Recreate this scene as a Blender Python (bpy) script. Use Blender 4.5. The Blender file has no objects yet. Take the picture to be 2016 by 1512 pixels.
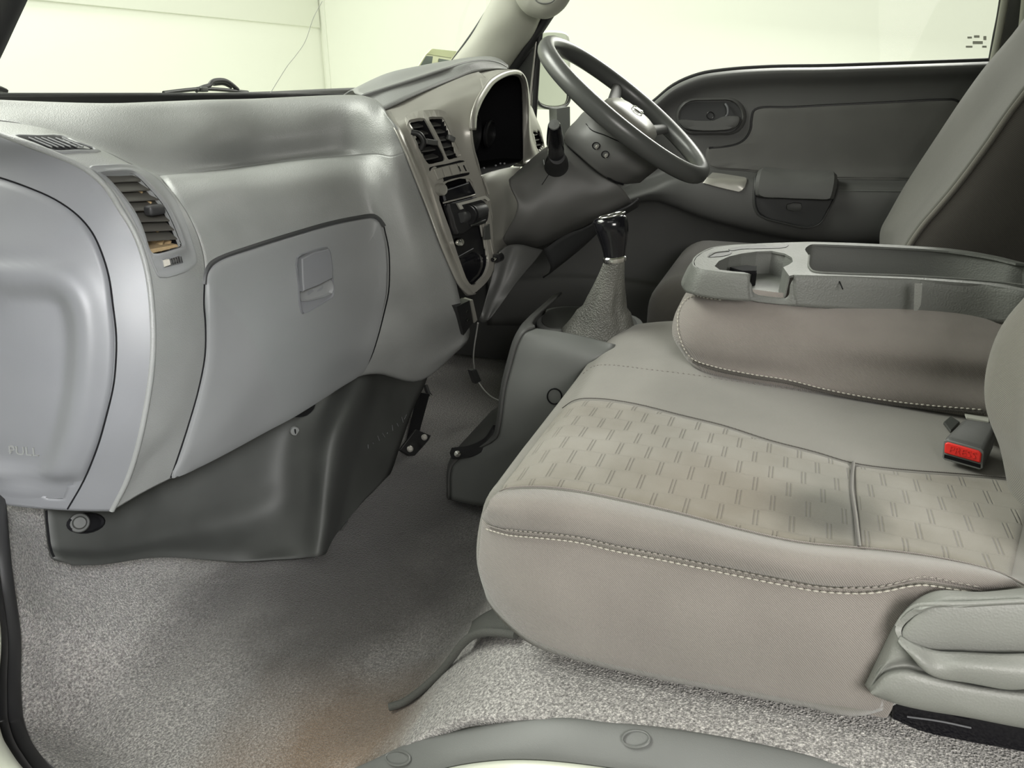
import bpy, bmesh, math, random
from mathutils import Vector, Matrix, Euler
from mathutils.bvhtree import BVHTree
random.seed(7)
SC = bpy.context.scene
COL = SC.collection

# ---------------------------------------------------------------- camera
CAMZ = .78
YAW, PITCH, FPX = math.radians(20.1), math.radians(22.0), 1500.0
FW = Vector((math.cos(YAW)*math.cos(PITCH), math.sin(YAW)*math.cos(PITCH), -math.sin(PITCH)))
RT = Vector((math.sin(YAW), -math.cos(YAW), 0))
UPV = RT.cross(FW)
CAM = Vector((0, 0, CAMZ))
cd = bpy.data.cameras.new('camera')
cam = bpy.data.objects.new('camera', cd); COL.objects.link(cam)
cd.sensor_fit = 'HORIZONTAL'; cd.sensor_width = 36; cd.lens = FPX/2016*36
cd.clip_start = .02; cd.clip_end = 100
R3 = Matrix((RT, UPV, -FW)).transposed()
cam.matrix_world = Matrix.Translation(CAM) @ R3.to_4x4()
SC.camera = cam

# ---------------------------------------------------------------- world, lamps, exposure
SC.view_settings.view_transform = 'Standard'
SC.view_settings.look = 'None'
SC.view_settings.exposure = 0.0
SC.view_settings.gamma = 1.0
SC.view_settings.use_curve_mapping = False
w = bpy.data.worlds.new('world'); SC.world = w; w.use_nodes = True
bg = w.node_tree.nodes['Background']
bg.inputs['Color'].default_value = (.97, 1.0, .86, 1)
bg.inputs['Strength'].default_value = .22

def area(name, loc, target, sx, sy, power, color=(1, 1, 1), spread=180):
    l = bpy.data.lights.new(name, 'AREA'); l.shape = 'RECTANGLE'; l.size = sx; l.size_y = sy
    l.energy = power; l.color = color; l.spread = math.radians(spread)
    o = bpy.data.objects.new(name, l); COL.objects.link(o); o.location = loc
    d = Vector(target)-Vector(loc)
    o.rotation_euler = d.to_track_quat('-Z', 'Y').to_euler()
    return o
# booth ceiling lamp beside the open door, then unseen lamps added for brightness
area('unseen_lamp', (-.62, .35, 2.6), (-.55, .35, 0), 1.5, 3.0, 17, (1, .985, .95))
area('unseen_lamp', (-1.5, -1.0, 1.2), (1.5, .3, .5), 1.4, 1.1, 5.4, (1, .985, .95))  # added wide fill from behind the camera
area('unseen_lamp', (-.35, -.45, 1.25), (.66, .82, .38), .3, .3, 1.35, (.98, .99, 1), 27)  # added narrow spot brightening the dash end and left of the glovebox
area('unseen_lamp', (-.55, -.55, 1.0), (.62, .0, .25), .6, .5, 5.2, (1, .97, .92), 80)  # added lamp brightening the seat side and arch carpet
area('unseen_lamp', (1.1, 2.5, 2.5), (1.0, .5, .4), 2.6, .9, 118, (.98, 1, .92))  # added over the bonnet to brighten dash top and seat tops
area('unseen_lamp', (3.6, -.1, 2.3), (.9, .1, .4), .9, 2.2, 75, (1, .99, .93))  # added beyond the driver window to brighten seat and console
area('unseen_lamp', (.8, 1.2, 2.9), (.8, 2.93, .6), 6.5, .8, 29, (.97, 1, .90))  # added wash that brightens the front wall
area('unseen_lamp', (2.9, -.3, 2.9), (4.52, -.3, .6), 6.0, .8, 34, (.98, 1, .90))  # added wash that brightens the right wall

# ---------------------------------------------------------------- helpers
def ray(px, py):
    return FW + RT*((px-1008)/FPX) + UPV*((756-py)/FPX)
def pX(px, py, x):
    d = ray(px, py); return CAM + d*(x/d.x)
def pY(px, py, y):
    d = ray(px, py); return CAM + d*(y/d.y)
def pZ(px, py, z):
    d = ray(px, py); return CAM + d*((z-CAMZ)/d.z)
def V(*a): return Vector(a)

WORLD = {}                     # world position of each Empty or part, so children can be built in world space
def thing(name, label, cat, loc=(0, 0, 0), group=None):
    o = bpy.data.objects.new(name, None); COL.objects.link(o)
    o.location = loc; o.empty_display_size = .05
    o['label'] = label; o['category'] = cat
    if group: o['group'] = group
    WORLD[o.name] = Vector(loc)
    return o
def tag(o, label=None, cat=None, group=None, kind=None):
    if label: o['label'] = label
    if cat: o['category'] = cat
    if group: o['group'] = group
    if kind: o['kind'] = kind
    return o
def struct(o, label=None):
    o['kind'] = 'structure'
    if label: o['label'] = label
    return o

def mob(name, vs, fs, m, parent=None, smooth=True, thick=0, uvs=None, sharp=None, face_cam=False, bev=0):
    me = bpy.data.meshes.new(name)
    vs = [Vector(v) for v in vs]
    if parent is not None: org = WORLD[parent.name]
    else:
        n = len(vs); org = Vector((sum(v.x for v in vs)/n, sum(v.y for v in vs)/n, min(v.z for v in vs)))
    me.from_pydata([v-org for v in vs], [], fs)
    if uvs:
        ul = me.uv_layers.new(name='UVMap')
        for lp in me.loops: ul.data[lp.index].uv = uvs[lp.vertex_index]
    me.update()
    if face_cam:
        s = 0
        for p in me.polygons:
            c = p.center+org
            s += p.normal.dot(CAM-c)*p.area
        if s < 0: me.flip_normals()
    if smooth:
        for p in me.polygons: p.use_smooth = True
    o = bpy.data.objects.new(name, me); COL.objects.link(o)
    if m: me.materials.append(m)
    if parent is not None:
        o.parent = parent; WORLD[o.name] = org
    else:
        o.location = org; WORLD[o.name] = org
    if thick:
        md = o.modifiers.new('solid', 'SOLIDIFY'); md.thickness = thick; md.offset = -1
    if bev:
        md = o.modifiers.new('bevel', 'BEVEL'); md.width = bev; md.segments = 3; md.limit_method = 'ANGLE'; md.angle_limit = math.radians(40)
    if sharp:
        me.set_sharp_from_angle(angle=math.radians(sharp))
    return o

def crv(P, n, closed=False):
    """centripetal Catmull-Rom through P, n samples for each span"""
    P = [Vector(p) for p in P]
    if len(P) == 2: return [P[0].lerp(P[1], i/n) for i in range(n)]+[P[1]]
    if closed: Q = [P[-1]]+P+[P[0], P[1]]
    else: Q = [P[0]*2-P[1]]+P+[P[-1]*2-P[-2]]
    out = []
    for i in range(1, len(Q)-2):
        p0, p1, p2, p3 = Q[i-1], Q[i], Q[i+1], Q[i+2]
        t0 = 0; t1 = t0+max(1e-5, (p1-p0).length)**.5; t2 = t1+max(1e-5, (p2-p1).length)**.5; t3 = t2+max(1e-5, (p3-p2).length)**.5
        for k in range(n):
            t = t1+(t2-t1)*k/n
            a1 = p0*((t1-t)/(t1-t0))+p1*((t-t0)/(t1-t0))
            a2 = p1*((t2-t)/(t2-t1))+p2*((t-t1)/(t2-t1))
            a3 = p2*((t3-t)/(t3-t2))+p3*((t-t2)/(t3-t2))
            b1 = a1*((t2-t)/(t2-t0))+a2*((t-t0)/(t2-t0))
            b2 = a2*((t3-t)/(t3-t1))+a3*((t-t1)/(t3-t1))
            out.append(b1*((t2-t)/(t2-t1))+b2*((t-t1)/(t2-t1)))
    if not closed: out.append(Q[-2].copy())
    return out
def P2(pts, n=6, closed=False):
    """smooth a pixel outline; a point written with a third value 1 stays a sharp corner"""
    return [(v.x, v.y) for v in crv([Vector((p[0], p[1], 0)) for p in pts], n, closed)]

def gridpts(rows, nu=5, nv=5):
    R = [crv(r, nv) for r in rows]
    cols = [crv([R[i][j] for i in range(len(R))], nu) for j in range(len(R[0]))]
    return [[cols[j][i] for j in range(len(cols))] for i in range(len(cols[0]))]
def gridmesh(G, closed_v=False):
    n, m = len(G), len(G[0])
    vs = [p for r in G for p in r]; fs = []
    for i in range(n-1):
        for j in range(m-1 if not closed_v else m):
            a, b = i*m+j, i*m+(j+1) % m
            fs.append((a, b, b+m, a+m))
    return vs, fs
def griduv(G):
    n, m = len(G), len(G[0])
    uv = []
    mid = n//2; midc = m//2
    us = [0]; 
    for j in range(1, m): us.append(us[-1]+(G[mid][j]-G[mid][j-1]).length)
    vs_ = [0]
    for i in range(1, n): vs_.append(vs_[-1]+(G[i][midc]-G[i-1][midc]).length)
    for i in range(n):
        for j in range(m): uv.append((us[j], vs_[i]))
    return uv
SKIN = []                      # BVH trees that overlays are laid on
def patch(name, rows, m, parent=None, nu=5, nv=5, thick=.003, holes=None, skin=False, face_cam=True):
    G = gridpts(rows, nu, nv)
    vs, fs = gridmesh(G)
    if holes:
        def inside(v):
            q = topx(v)
            return any(inpoly(q, h) for h in holes)
        ins = [inside(v) for v in vs]
        fs = [f for f in fs if not all(ins[k] for k in f)]
    o = mob(name, vs, fs, m, parent, thick=thick, uvs=griduv(G), face_cam=face_cam)
    if skin is not False:
        tree = BVHTree.FromPolygons([tuple(v) for v in vs], fs)
        SKIN.append(tree)
    return o
def topx(v):
    d = Vector(v)-CAM; z = d.dot(FW)
    return (1008+FPX*d.dot(RT)/z, 756-FPX*d.dot(UPV)/z)
def inpoly(q, poly):
    x, y = q; c = False; n = len(poly); j = n-1
    for i in range(n):
        xi, yi = poly[i][0], poly[i][1]; xj, yj = poly[j][0], poly[j][1]
        if (yi > y) != (yj > y) and x < (xj-xi)*(y-yi)/(yj-yi)+xi: c = not c
        j = i
    return c
def tree_of(rows, nu=5, nv=5):
    vs, fs = gridmesh(gridpts(rows, nu, nv))
    return BVHTree.FromPolygons([tuple(v) for v in vs], fs)
def hit(px, py, off=0, trees=None, back=None):
    """nearest point of the skins along the ray to a traced point, lifted off the surface"""
    best = None; d = ray(px, py).normalized()
    for t in (trees or SKIN):
        loc, nor, i, dist = t.ray_cast(CAM, d)
        if loc is not None and (best is None or dist < best[2]):
            if nor.dot(d) > 0: nor = -nor
            best = (loc, nor, dist)
    if best is None: return None
    return best[0]+best[1]*off
def hitn(px, py, trees):
    best = None; d = ray(px, py).normalized()
    for t in trees:
        loc, nor, i, dist = t.ray_cast(CAM, d)
        if loc is not None and (best is None or dist < best[2]):
            if nor.dot(d) > 0: nor = -nor
            best = (loc, nor, dist)
    return best
def relief(name, outline, profile, m, parent, trees, center=None, smooth=True, thick=0, sharp=35, n=4, closed_c=True):
    """a raised or bevelled cover: rings shrunk from the outline towards its centre, each lifted by its own height"""
    ol = P2(outline, n, True) if n else [(p[0], p[1]) for p in outline]
    cx = sum(p[0] for p in ol)/len(ol) if center is None else center[0]
    cy = sum(p[1] for p in ol)/len(ol) if center is None else center[1]
    base = []
    vs = []; fs = []; k = len(ol)
    for (s, off) in profile:
        for (x, y) in ol:
            qx, qy = cx+(x-cx)*s, cy+(y-cy)*s
            p = hit(qx, qy, off, trees)
            if p is None:
                p = vs[-1].copy() if vs else V(0, 0, 0)
            vs.append(p)
    for r in range(len(profile)-1):
        for j in range(k):
            a, b = r*k+j, r*k+(j+1) % k
            fs.append((a, b, b+k, a+k))
    if closed_c:
        p = hit(cx, cy, profile[-1][1], trees)
        if p is not None:
            vs.append(p); c = len(vs)-1; r = len(profile)-1
            for j in range(k): fs.append((r*k+j, r*k+(j+1) % k, c))
    return mob(name, vs, fs, m, parent, smooth=smooth, face_cam=True, thick=thick, sharp=sharp)

def sweep(path, r, closed=False, seg=10, flat=1.0, up=None):
    n = len(path); vs = []; fs = []
    rs = r if isinstance(r, (list, tuple)) else [r]*n
    nrm = None
    for i in range(n):
        a = path[(i-1) % n] if (closed or i > 0) else path[i]
        b = path[(i+1) % n] if (closed or i < n-1) else path[i]
        t = (b-a)
        if t.length < 1e-9: t = Vector((0, 0, 1))
        t.normalize()
        if up is not None: nrm0 = Vector(up)
        elif nrm is None: nrm0 = Vector((0, 0, 1)) if abs(t.z) < .9 else Vector((1, 0, 0))
        else: nrm0 = nrm
        nrm = (nrm0-t*nrm0.dot(t)).normalized(); bi = t.cross(nrm)
        for k in range(seg):
            an = 2*math.pi*k/seg
            vs.append(path[i]+nrm*math.cos(an)*rs[i]*flat+bi*math.sin(an)*rs[i])
    for i in range(n if closed else n-1):
        for k in range(seg):
            a, b = i*seg+k, i*seg+(k+1) % seg
            c, d = ((i+1) % n)*seg+k, ((i+1) % n)*seg+(k+1) % seg
            fs.append((a, c, d, b))
    if not closed:
        fs.append(tuple(range(seg))); fs.append(tuple((n-1)*seg+k for k in reversed(range(seg))))
    return vs, fs
def tube(name, path, r, m, parent=None, closed=False, seg=10, n=6, flat=1.0, up=None, smooth=True):
    P = crv(path, n, closed) if n else [Vector(p) for p in path]
    rr = r
    if isinstance(r, (list, tuple)):
        k = len(P); rr = []
        for i in range(k):
            f = i/(k-1)*(len(r)-1); a = int(f); b = min(a+1, len(r)-1)
            rr.append(r[a]*(1-(f-a))+r[b]*(f-a))
    vs, fs = sweep(P, rr, closed, seg, flat, up)
    return mob(name, vs, fs, m, parent, smooth=smooth, sharp=50)
def lathe(name, prof, org, axis, m, parent=None, seg=32, sharp=40, cap=True):
    axis = Vector(axis).normalized(); q = Vector((0, 0, 1)).rotation_difference(axis)
    vs = []; fs = []
    for (r, h) in prof:
        for k in range(seg):
            a = 2*math.pi*k/seg
            vs.append(Vector(org)+q @ Vector((r*math.cos(a), r*math.sin(a), h)))
    for i in range(len(prof)-1):
        for k in range(seg):
            a, b = i*seg+k, i*seg+(k+1) % seg
            fs.append((a, b, b+seg, a+seg))
    if cap:
        fs.append(tuple(reversed(range(seg)))); fs.append(tuple((len(prof)-1)*seg+k for k in range(seg)))
    return mob(name, vs, fs, m, parent, sharp=sharp)
def rbox(name, c, size, m, parent=None, bev=.004, rot=None, seg=3):
    bm = bmesh.new(); bmesh.ops.create_cube(bm, size=1)
    for v in bm.verts: v.co = Vector((v.co.x*size[0], v.co.y*size[1], v.co.z*size[2]))
    if bev: bmesh.ops.bevel(bm, geom=bm.edges[:], offset=bev, segments=seg, profile=.5, affect='EDGES')
    M = (rot if rot is not None else Matrix.Identity(3))
    if isinstance(M, Euler): M = M.to_matrix()
    vs = [Vector(c)+M @ v.co for v in bm.verts]; fs = [tuple(v.index for v in f.verts) for f in bm.faces]
    bm.free()
    return mob(name, vs, fs, m, parent, sharp=45)
def prism(name, pts, off, m, parent=None, bev=0, smooth=True, sharp=40):
    """a closed 3D outline given thickness by the vector off"""
    n = len(pts); off = Vector(off); vs = [Vector(p) for p in pts]+[Vector(p)+off for p in pts]
    fs = [tuple(range(n)), tuple(reversed(range(n, 2*n)))]
    for i in range(n): j = (i+1) % n; fs.append((j, i, i+n, j+n))
    o = mob(name, vs, fs, m, parent, smooth=smooth, sharp=sharp, bev=bev)
    bm = bmesh.new(); bm.from_mesh(o.data); bmesh.ops.recalc_face_normals(bm, faces=bm.faces[:]); bm.to_mesh(o.data); bm.free()
    return o
def loft(name, rings, m, parent=None, cap=True, sharp=40, closed=True, smooth=True):
    k = len(rings[0]); vs = [p for r in rings for p in r]; fs = []
    for i in range(len(rings)-1):
        for j in range(k if closed else k-1):
            a, b = i*k+j, i*k+(j+1) % k
            fs.append((a, b, b+k, a+k))
    if cap:
        fs.append(tuple(reversed(range(k)))); fs.append(tuple((len(rings)-1)*k+j for j in range(k)))
    o = mob(name, vs, fs, m, parent, smooth=smooth, sharp=sharp)
    bm = bmesh.new(); bm.from_mesh(o.data); bmesh.ops.recalc_face_normals(bm, faces=bm.faces[:]); bm.to_mesh(o.data); bm.free()
    return o
def lettering(name, s, size, org, xdir, ydir, m, parent, depth=.0008):
    cu = bpy.data.curves.new(name, 'FONT'); cu.body = s; cu.size = size; cu.extrude = depth; cu.align_x = 'CENTER'; cu.align_y = 'CENTER'
    t = bpy.data.objects.new(name+'_tmp', cu); COL.objects.link(t)
    dg = bpy.context.evaluated_depsgraph_get()
    me = bpy.data.meshes.new_from_object(t.evaluated_get(dg))
    x = Vector(xdir).normalized(); y = Vector(ydir); y = (y-x*y.dot(x)).normalized(); z = x.cross(y)
    vs = [Vector(org)+x*v.co.x+y*v.co.y+z*v.co.z for v in me.vertices]
    fs = [tuple(p.vertices) for p in me.polygons]
    bpy.data.objects.remove(t)
    return mob(name, vs, fs, m, parent, smooth=False)

# ---------------------------------------------------------------- materials
def nt(m): return m.node_tree.nodes, m.node_tree.links
def base_mat(name, col, rough=.5, spec=.5, metal=0.0):
    m = bpy.data.materials.new(name); m.use_nodes = True
    b = m.node_tree.nodes['Principled BSDF']
    b.inputs['Base Color'].default_value = (*col, 1); b.inputs['Roughness'].default_value = rough
    b.inputs['Specular IOR Level'].default_value = spec; b.inputs['Metallic'].default_value = metal
    return m
def coords(m, kind='Object'):
    N, L = nt(m); c = N.new('ShaderNodeTexCoord'); return c.outputs[kind]
def grain(name, col, rough=.5, scale=900, strength=.25, dist=.0004, col2=None, blotch=.12, spec=.5):
    """moulded plastic with fine leather grain and faint wear"""
    m = base_mat(name, col, rough, spec); N, L = nt(m); b = N['Principled BSDF']
    oc = coords(m)
    v = N.new('ShaderNodeTexVoronoi'); v.inputs['Scale'].default_value = scale; v.feature = 'F1'
    n = N.new('ShaderNodeTexNoise'); n.inputs['Scale'].default_value = scale*.35; n.inputs['Detail'].default_value = 4
    L.new(oc, v.inputs['Vector']); L.new(oc, n.inputs['Vector'])
    ad = N.new('ShaderNodeMath'); ad.operation = 'ADD'; L.new(v.outputs['Distance'], ad.inputs[0]); L.new(n.outputs['Fac'], ad.inputs[1])
    bp = N.new('ShaderNodeBump'); bp.inputs['Strength'].default_value = strength; bp.inputs['Distance'].default_value = dist
    L.new(ad.outputs[0], bp.inputs['Height']); L.new(bp.outputs['Normal'], b.inputs['Normal'])
    if blotch:
        n2 = N.new('ShaderNodeTexNoise'); n2.inputs['Scale'].default_value = 14; n2.inputs['Detail'].default_value = 6; L.new(oc, n2.inputs['Vector'])
        mx = N.new('ShaderNodeMix'); mx.data_type = 'RGBA'
        c2 = col2 or tuple(c*(1+blotch*2) for c in col)
        c1 = tuple(c*(1-blotch) for c in col)
        mx.inputs[6].default_value = (*c1, 1); mx.inputs[7].default_value = (*c2, 1)
        L.new(n2.outputs['Fac'], mx.inputs[0]); L.new(mx.outputs[2], b.inputs['Base Color'])
        mr = N.new('ShaderNodeMapRange'); mr.inputs['To Min'].default_value = rough-.06; mr.inputs['To Max'].default_value = rough+.1
        L.new(n2.outputs['Fac'], mr.inputs['Value']); L.new(mr.outputs[0], b.inputs['Roughness'])
    return m
def twill(name, col, rough=.9, scale=220, strength=.5, ang=(0, 0, 0), sheen=.3, stain=None, uvmode=False, dist=.0006):
    """twill cloth: fine diagonal ribs, mottled wear"""
    m = base_mat(name, col, rough, .15); N, L = nt(m); b = N['Principled BSDF']
    oc = coords(m, 'UV' if uvmode else 'Object')
    mp = N.new('ShaderNodeMapping'); mp.inputs['Rotation'].default_value = ang; mp.inputs['Scale'].default_value = (1, -1, 1); L.new(oc, mp.inputs['Vector'])
    wv = N.new('ShaderNodeTexWave'); wv.wave_type = 'BANDS'; wv.bands_direction = 'DIAGONAL' if not uvmode else 'X'
    wv.inputs['Scale'].default_value = scale; wv.inputs['Distortion'].default_value = .25; wv.inputs['Detail'].default_value = 1
    L.new(mp.outputs[0], wv.inputs['Vector'])
    n0 = N.new('ShaderNodeTexNoise'); n0.inputs['Scale'].default_value = 900; L.new(oc, n0.inputs['Vector'])
    ad = N.new('ShaderNodeMath'); ad.operation = 'MULTIPLY_ADD'; ad.inputs[1].default_value = .35
    L.new(n0.outputs['Fac'], ad.inputs[0]); L.new(wv.outputs['Fac'], ad.inputs[2])
    bp = N.new('ShaderNodeBump'); bp.inputs['Strength'].default_value = strength; bp.inputs['Distance'].default_value = dist
    L.new(ad.outputs[0], bp.inputs['Height']); L.new(bp.outputs['Normal'], b.inputs['Normal'])
    n2 = N.new('ShaderNodeTexNoise'); n2.inputs['Scale'].default_value = 9; n2.inputs['Detail'].default_value = 5; L.new(coords(m), n2.inputs['Vector'])
    rp = N.new('ShaderNodeValToRGB'); rp.color_ramp.elements[0].position = .32; rp.color_ramp.elements[1].position = .68
    rp.color_ramp.elements[0].color = (*[c*.9 for c in col], 1); rp.color_ramp.elements[1].color = (*[c*1.07 for c in col], 1)
    L.new(n2.outputs['Fac'], rp.inputs[0])
    mx = N.new('ShaderNodeMix'); mx.data_type = 'RGBA'; mx.blend_type = 'MULTIPLY'; mx.inputs[0].default_value = .35
    L.new(rp.outputs[0], mx.inputs[6]); L.new(wv.outputs['Fac'], mx.inputs[7])
    L.new(mx.outputs[2], b.inputs['Base Color'])
    b.inputs['Sheen Weight'].default_value = sheen; b.inputs['Sheen Roughness'].default_value = .5
    return m
M = {}
M['dash'] = grain('dash_plastic', (.205, .21, .205), .42, 620, .5, .0005)
M['dash_low'] = grain('dash_lower_plastic', (.185, .19, .192), .5, 1500, .12, .0003, blotch=.05)
M['flat_grey'] = grain('smooth_grey_plastic', (.15, .154, .163), .42, 1500, .1, .0002, blotch=.05)
M['fascia'] = grain('silver_grey_fascia', (.33, .32, .29), .3, 1500, .06, .0002, blotch=.04)
M['fascia'].node_tree.nodes['Principled BSDF'].inputs['Metallic'].default_value = .3
M['hood'] = grain('cluster_hood_plastic', (.2, .195, .175), .33, 1200, .12, .0003, blotch=.05)
M['dark'] = grain('charcoal_plastic', (.07, .071, .069), .5, 1200, .2, .0003, blotch=.1)
M['column'] = grain('column_plastic', (.088, .088, .084), .5, 1400, .2, .0003, blotch=.06)
M['kick'] = grain('kick_panel_plastic', (.044, .046, .043), .58, 1000, .15, .0003, blotch=.25)
M['black'] = base_mat('black_plastic', (.012, .012, .013), .4)
M['gloss'] = base_mat('gloss_black', (.006, .006, .008), .12)
M['rubber'] = base_mat('black_rubber', (.02, .02, .021), .55)
M['void'] = base_mat('dark_cavity', (.008, .008, .009), .8, .1)
M['chrome'] = base_mat('chrome', (.7, .7, .68), .15, metal=1)
M['silver'] = base_mat('silver_paint', (.5, .49, .45), .3, metal=.5)
M['screen'] = base_mat('dark_screen', (.012, .013, .016), .08)
M['wheel'] = grain('wheel_rim_plastic', (.075, .078, .075), .3, 1600, .1, .0002, blotch=.05)
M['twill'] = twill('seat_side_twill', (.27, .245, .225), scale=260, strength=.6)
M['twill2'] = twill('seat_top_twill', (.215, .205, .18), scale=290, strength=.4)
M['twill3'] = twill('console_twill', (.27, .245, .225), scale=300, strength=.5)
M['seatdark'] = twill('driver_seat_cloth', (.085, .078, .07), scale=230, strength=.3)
M['stitch'] = base_mat('stitching_thread', (.42, .4, .35), .8)
M['headliner'] = grain('pillar_plastic', (.36, .36, .31), .6, 1500, .1, .0003, blotch=.04)
M['wall'] = base_mat('booth_wall_paint', (.93, .95, .85), .8)
M['wall2'] = base_mat('booth_wall_upper', (.88, .90, .80), .8)
M['ground'] = base_mat('booth_floor_paint', (.55, .56, .52), .7)
M['body'] = base_mat('cream_body_paint', (.62, .64, .55), .3)
M['sill'] = grain('sill_plastic', (.13, .135, .13), .5, 900, .25, .0004, blotch=.08)
def carpet_mat():
    m = base_mat('speckled_carpet', (.2, .19, .18), 1, .05); N, L = nt(m); b = N['Principled BSDF']
    g = N.new('ShaderNodeNewGeometry'); pos = g.outputs['Position']
    n1 = N.new('ShaderNodeTexNoise'); n1.inputs['Scale'].default_value = 330; n1.inputs['Detail'].default_value = 3; n1.inputs['Roughness'].default_value = .7
    v = N.new('ShaderNodeTexVoronoi'); v.inputs['Scale'].default_value = 480
    for n in (n1, v): L.new(pos, n.inputs['Vector'])
    rp = N.new('ShaderNodeValToRGB'); e = rp.color_ramp.elements
    e[0].position = .33; e[0].color = (.12, .115, .11, 1); e[1].position = .68; e[1].color = (.62, .60, .57, 1)
    k = e.new(.5); k.color = (.31, .30, .29, 1)
    L.new(n1.outputs['Fac'], rp.inputs[0])
    # brown soiling, and two dark blobs painting the footwell shade over soil
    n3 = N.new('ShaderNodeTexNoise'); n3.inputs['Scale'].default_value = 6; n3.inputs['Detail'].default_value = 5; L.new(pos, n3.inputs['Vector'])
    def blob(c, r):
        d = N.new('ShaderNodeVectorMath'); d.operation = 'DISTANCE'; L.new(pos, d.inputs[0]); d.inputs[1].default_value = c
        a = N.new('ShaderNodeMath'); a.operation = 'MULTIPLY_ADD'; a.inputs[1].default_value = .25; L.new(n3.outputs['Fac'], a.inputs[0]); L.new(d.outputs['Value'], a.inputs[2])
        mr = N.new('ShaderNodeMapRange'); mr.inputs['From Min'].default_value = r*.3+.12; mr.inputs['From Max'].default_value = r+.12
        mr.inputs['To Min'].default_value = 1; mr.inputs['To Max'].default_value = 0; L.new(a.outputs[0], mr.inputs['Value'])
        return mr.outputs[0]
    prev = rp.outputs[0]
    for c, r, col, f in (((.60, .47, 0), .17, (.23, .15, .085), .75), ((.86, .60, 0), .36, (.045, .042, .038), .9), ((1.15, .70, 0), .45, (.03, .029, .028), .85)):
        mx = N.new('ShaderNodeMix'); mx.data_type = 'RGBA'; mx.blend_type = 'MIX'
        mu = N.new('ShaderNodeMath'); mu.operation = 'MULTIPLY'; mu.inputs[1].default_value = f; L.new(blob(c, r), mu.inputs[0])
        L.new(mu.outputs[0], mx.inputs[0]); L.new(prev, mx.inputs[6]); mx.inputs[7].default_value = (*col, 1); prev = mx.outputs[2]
    L.new(prev, b.inputs['Base Color'])
    ad = N.new('ShaderNodeMath'); ad.operation = 'ADD'; L.new(n1.outputs['Fac'], ad.inputs[0]); L.new(v.outputs['Distance'], ad.inputs[1])
    bp = N.new('ShaderNodeBump'); bp.inputs['Strength'].default_value = .8; bp.inputs['Distance'].default_value = .003
    L.new(ad.outputs[0], bp.inputs['Height']); L.new(bp.outputs['Normal'], b.inputs['Normal'])
    b.inputs['Sheen Weight'].default_value = .3
    return m
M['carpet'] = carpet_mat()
def glass_mat(tint=(1, 1, 1)):
    m = bpy.data.materials.new('clear_glass'); m.use_nodes = True; N, L = nt(m); N.remove(N['Principled BSDF'])
    o = N['Material Output']; tr = N.new('ShaderNodeBsdfTransparent'); tr.inputs[0].default_value = (*tint, 1)
    gl = N.new('ShaderNodeBsdfGlossy'); gl.inputs['Roughness'].default_value = .02
    fr = N.new('ShaderNodeFresnel'); fr.inputs[0].default_value = 1.2
    mx = N.new('ShaderNodeMixShader'); L.new(fr.outputs[0], mx.inputs[0]); L.new(tr.outputs[0], mx.inputs[1]); L.new(gl.outputs[0], mx.inputs[2]); L.new(mx.outputs[0], o.inputs[0])
    return m
M['glass'] = glass_mat((.97, .98, .96))

# ---------------------------------------------------------------- booth and cab shell
def quad(name, a, b, c, d, m, parent=None, thick=0, sub=1):
    return mob(name, [a, b, c, d], [(0, 1, 2, 3)], m, parent, smooth=False, thick=thick)
struct(rbox('ground', (1, 0, -1.0), (12, 12, .1), M['ground'], bev=0), 'pale painted floor of the booth outside the cab')
struct(rbox('wall_front', (.5, 2.98, 1.0-.41), (8.1, .1, 3.0), M['wall'], bev=0), 'cream white booth wall ahead of the windscreen')
struct(rbox('wall_right', (4.57, -.5, 1.0-.41), (.1, 7.0, 3.0), M['wall'], bev=0), "cream white booth wall beyond the driver's window")
struct(rbox('trim_1', (.5, 2.925, 1.45), (8.0, .012, .78), M['wall2'], bev=.002), 'upper band of booth wall panels')
struct(rbox('trim_2', (4.515, 2.90, .5), (.015, .03, 2.9), M['wall2'], bev=.002), 'corner strip where booth walls meet')
struct(rbox('ceiling', (1.24, .1, 1.45), (1.66, 1.5, .03), M['headliner'], bev=.005), 'headlining over the cab')
struct(rbox('wall_rear', (1.24, -.66, .7), (1.66, .03, 1.5), M['dark'], bev=.005), 'rear wall of the cab')
struct(rbox('wall_left', (.45, -.60, .6), (.05, .14, 1.7), M['body'], bev=.01), 'pillar behind the open passenger door')
# toe board and lower cab side
TB = [[V(x, .97, -.02) for x in (.5, .9, 1.3, 1.7, 2.03)], [V(x, 1.05, .2) for x in (.55, .9, 1.3, 1.7, 2.03)], [V(x, 1.24, .62) for x in (.6, .9, 1.3, 1.7, 2.03)], [V(.6, 1.26, .745), V(.9, 1.31, .745), V(1.3, 1.31, .745), V(1.7, 1.24, .745), V(2.03, 1.1, .745)]]
struct(patch('wall_toe_board', TB, M['dark'], thick=.01), 'dark toe board below the windscreen')
# black band along the bottom of the windscreen
BN = [[pY(-90,183,1.22), pY(60,183,1.25), pY(200,183,1.26), pY(400,183,1.22), pY(560,184,1.13), pY(660,184,1.04), pY(760,184,.98), pY(880,186,.95)]]
BN.append([p+V(0, .0, -.035) for p in BN[0]]); BN.append([p+V(0, -.06, -.045) for p in BN[0]])
struct(patch('trim_3', BN, M['rubber'], thick=.004), 'black band along the bottom of the windscreen')
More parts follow.
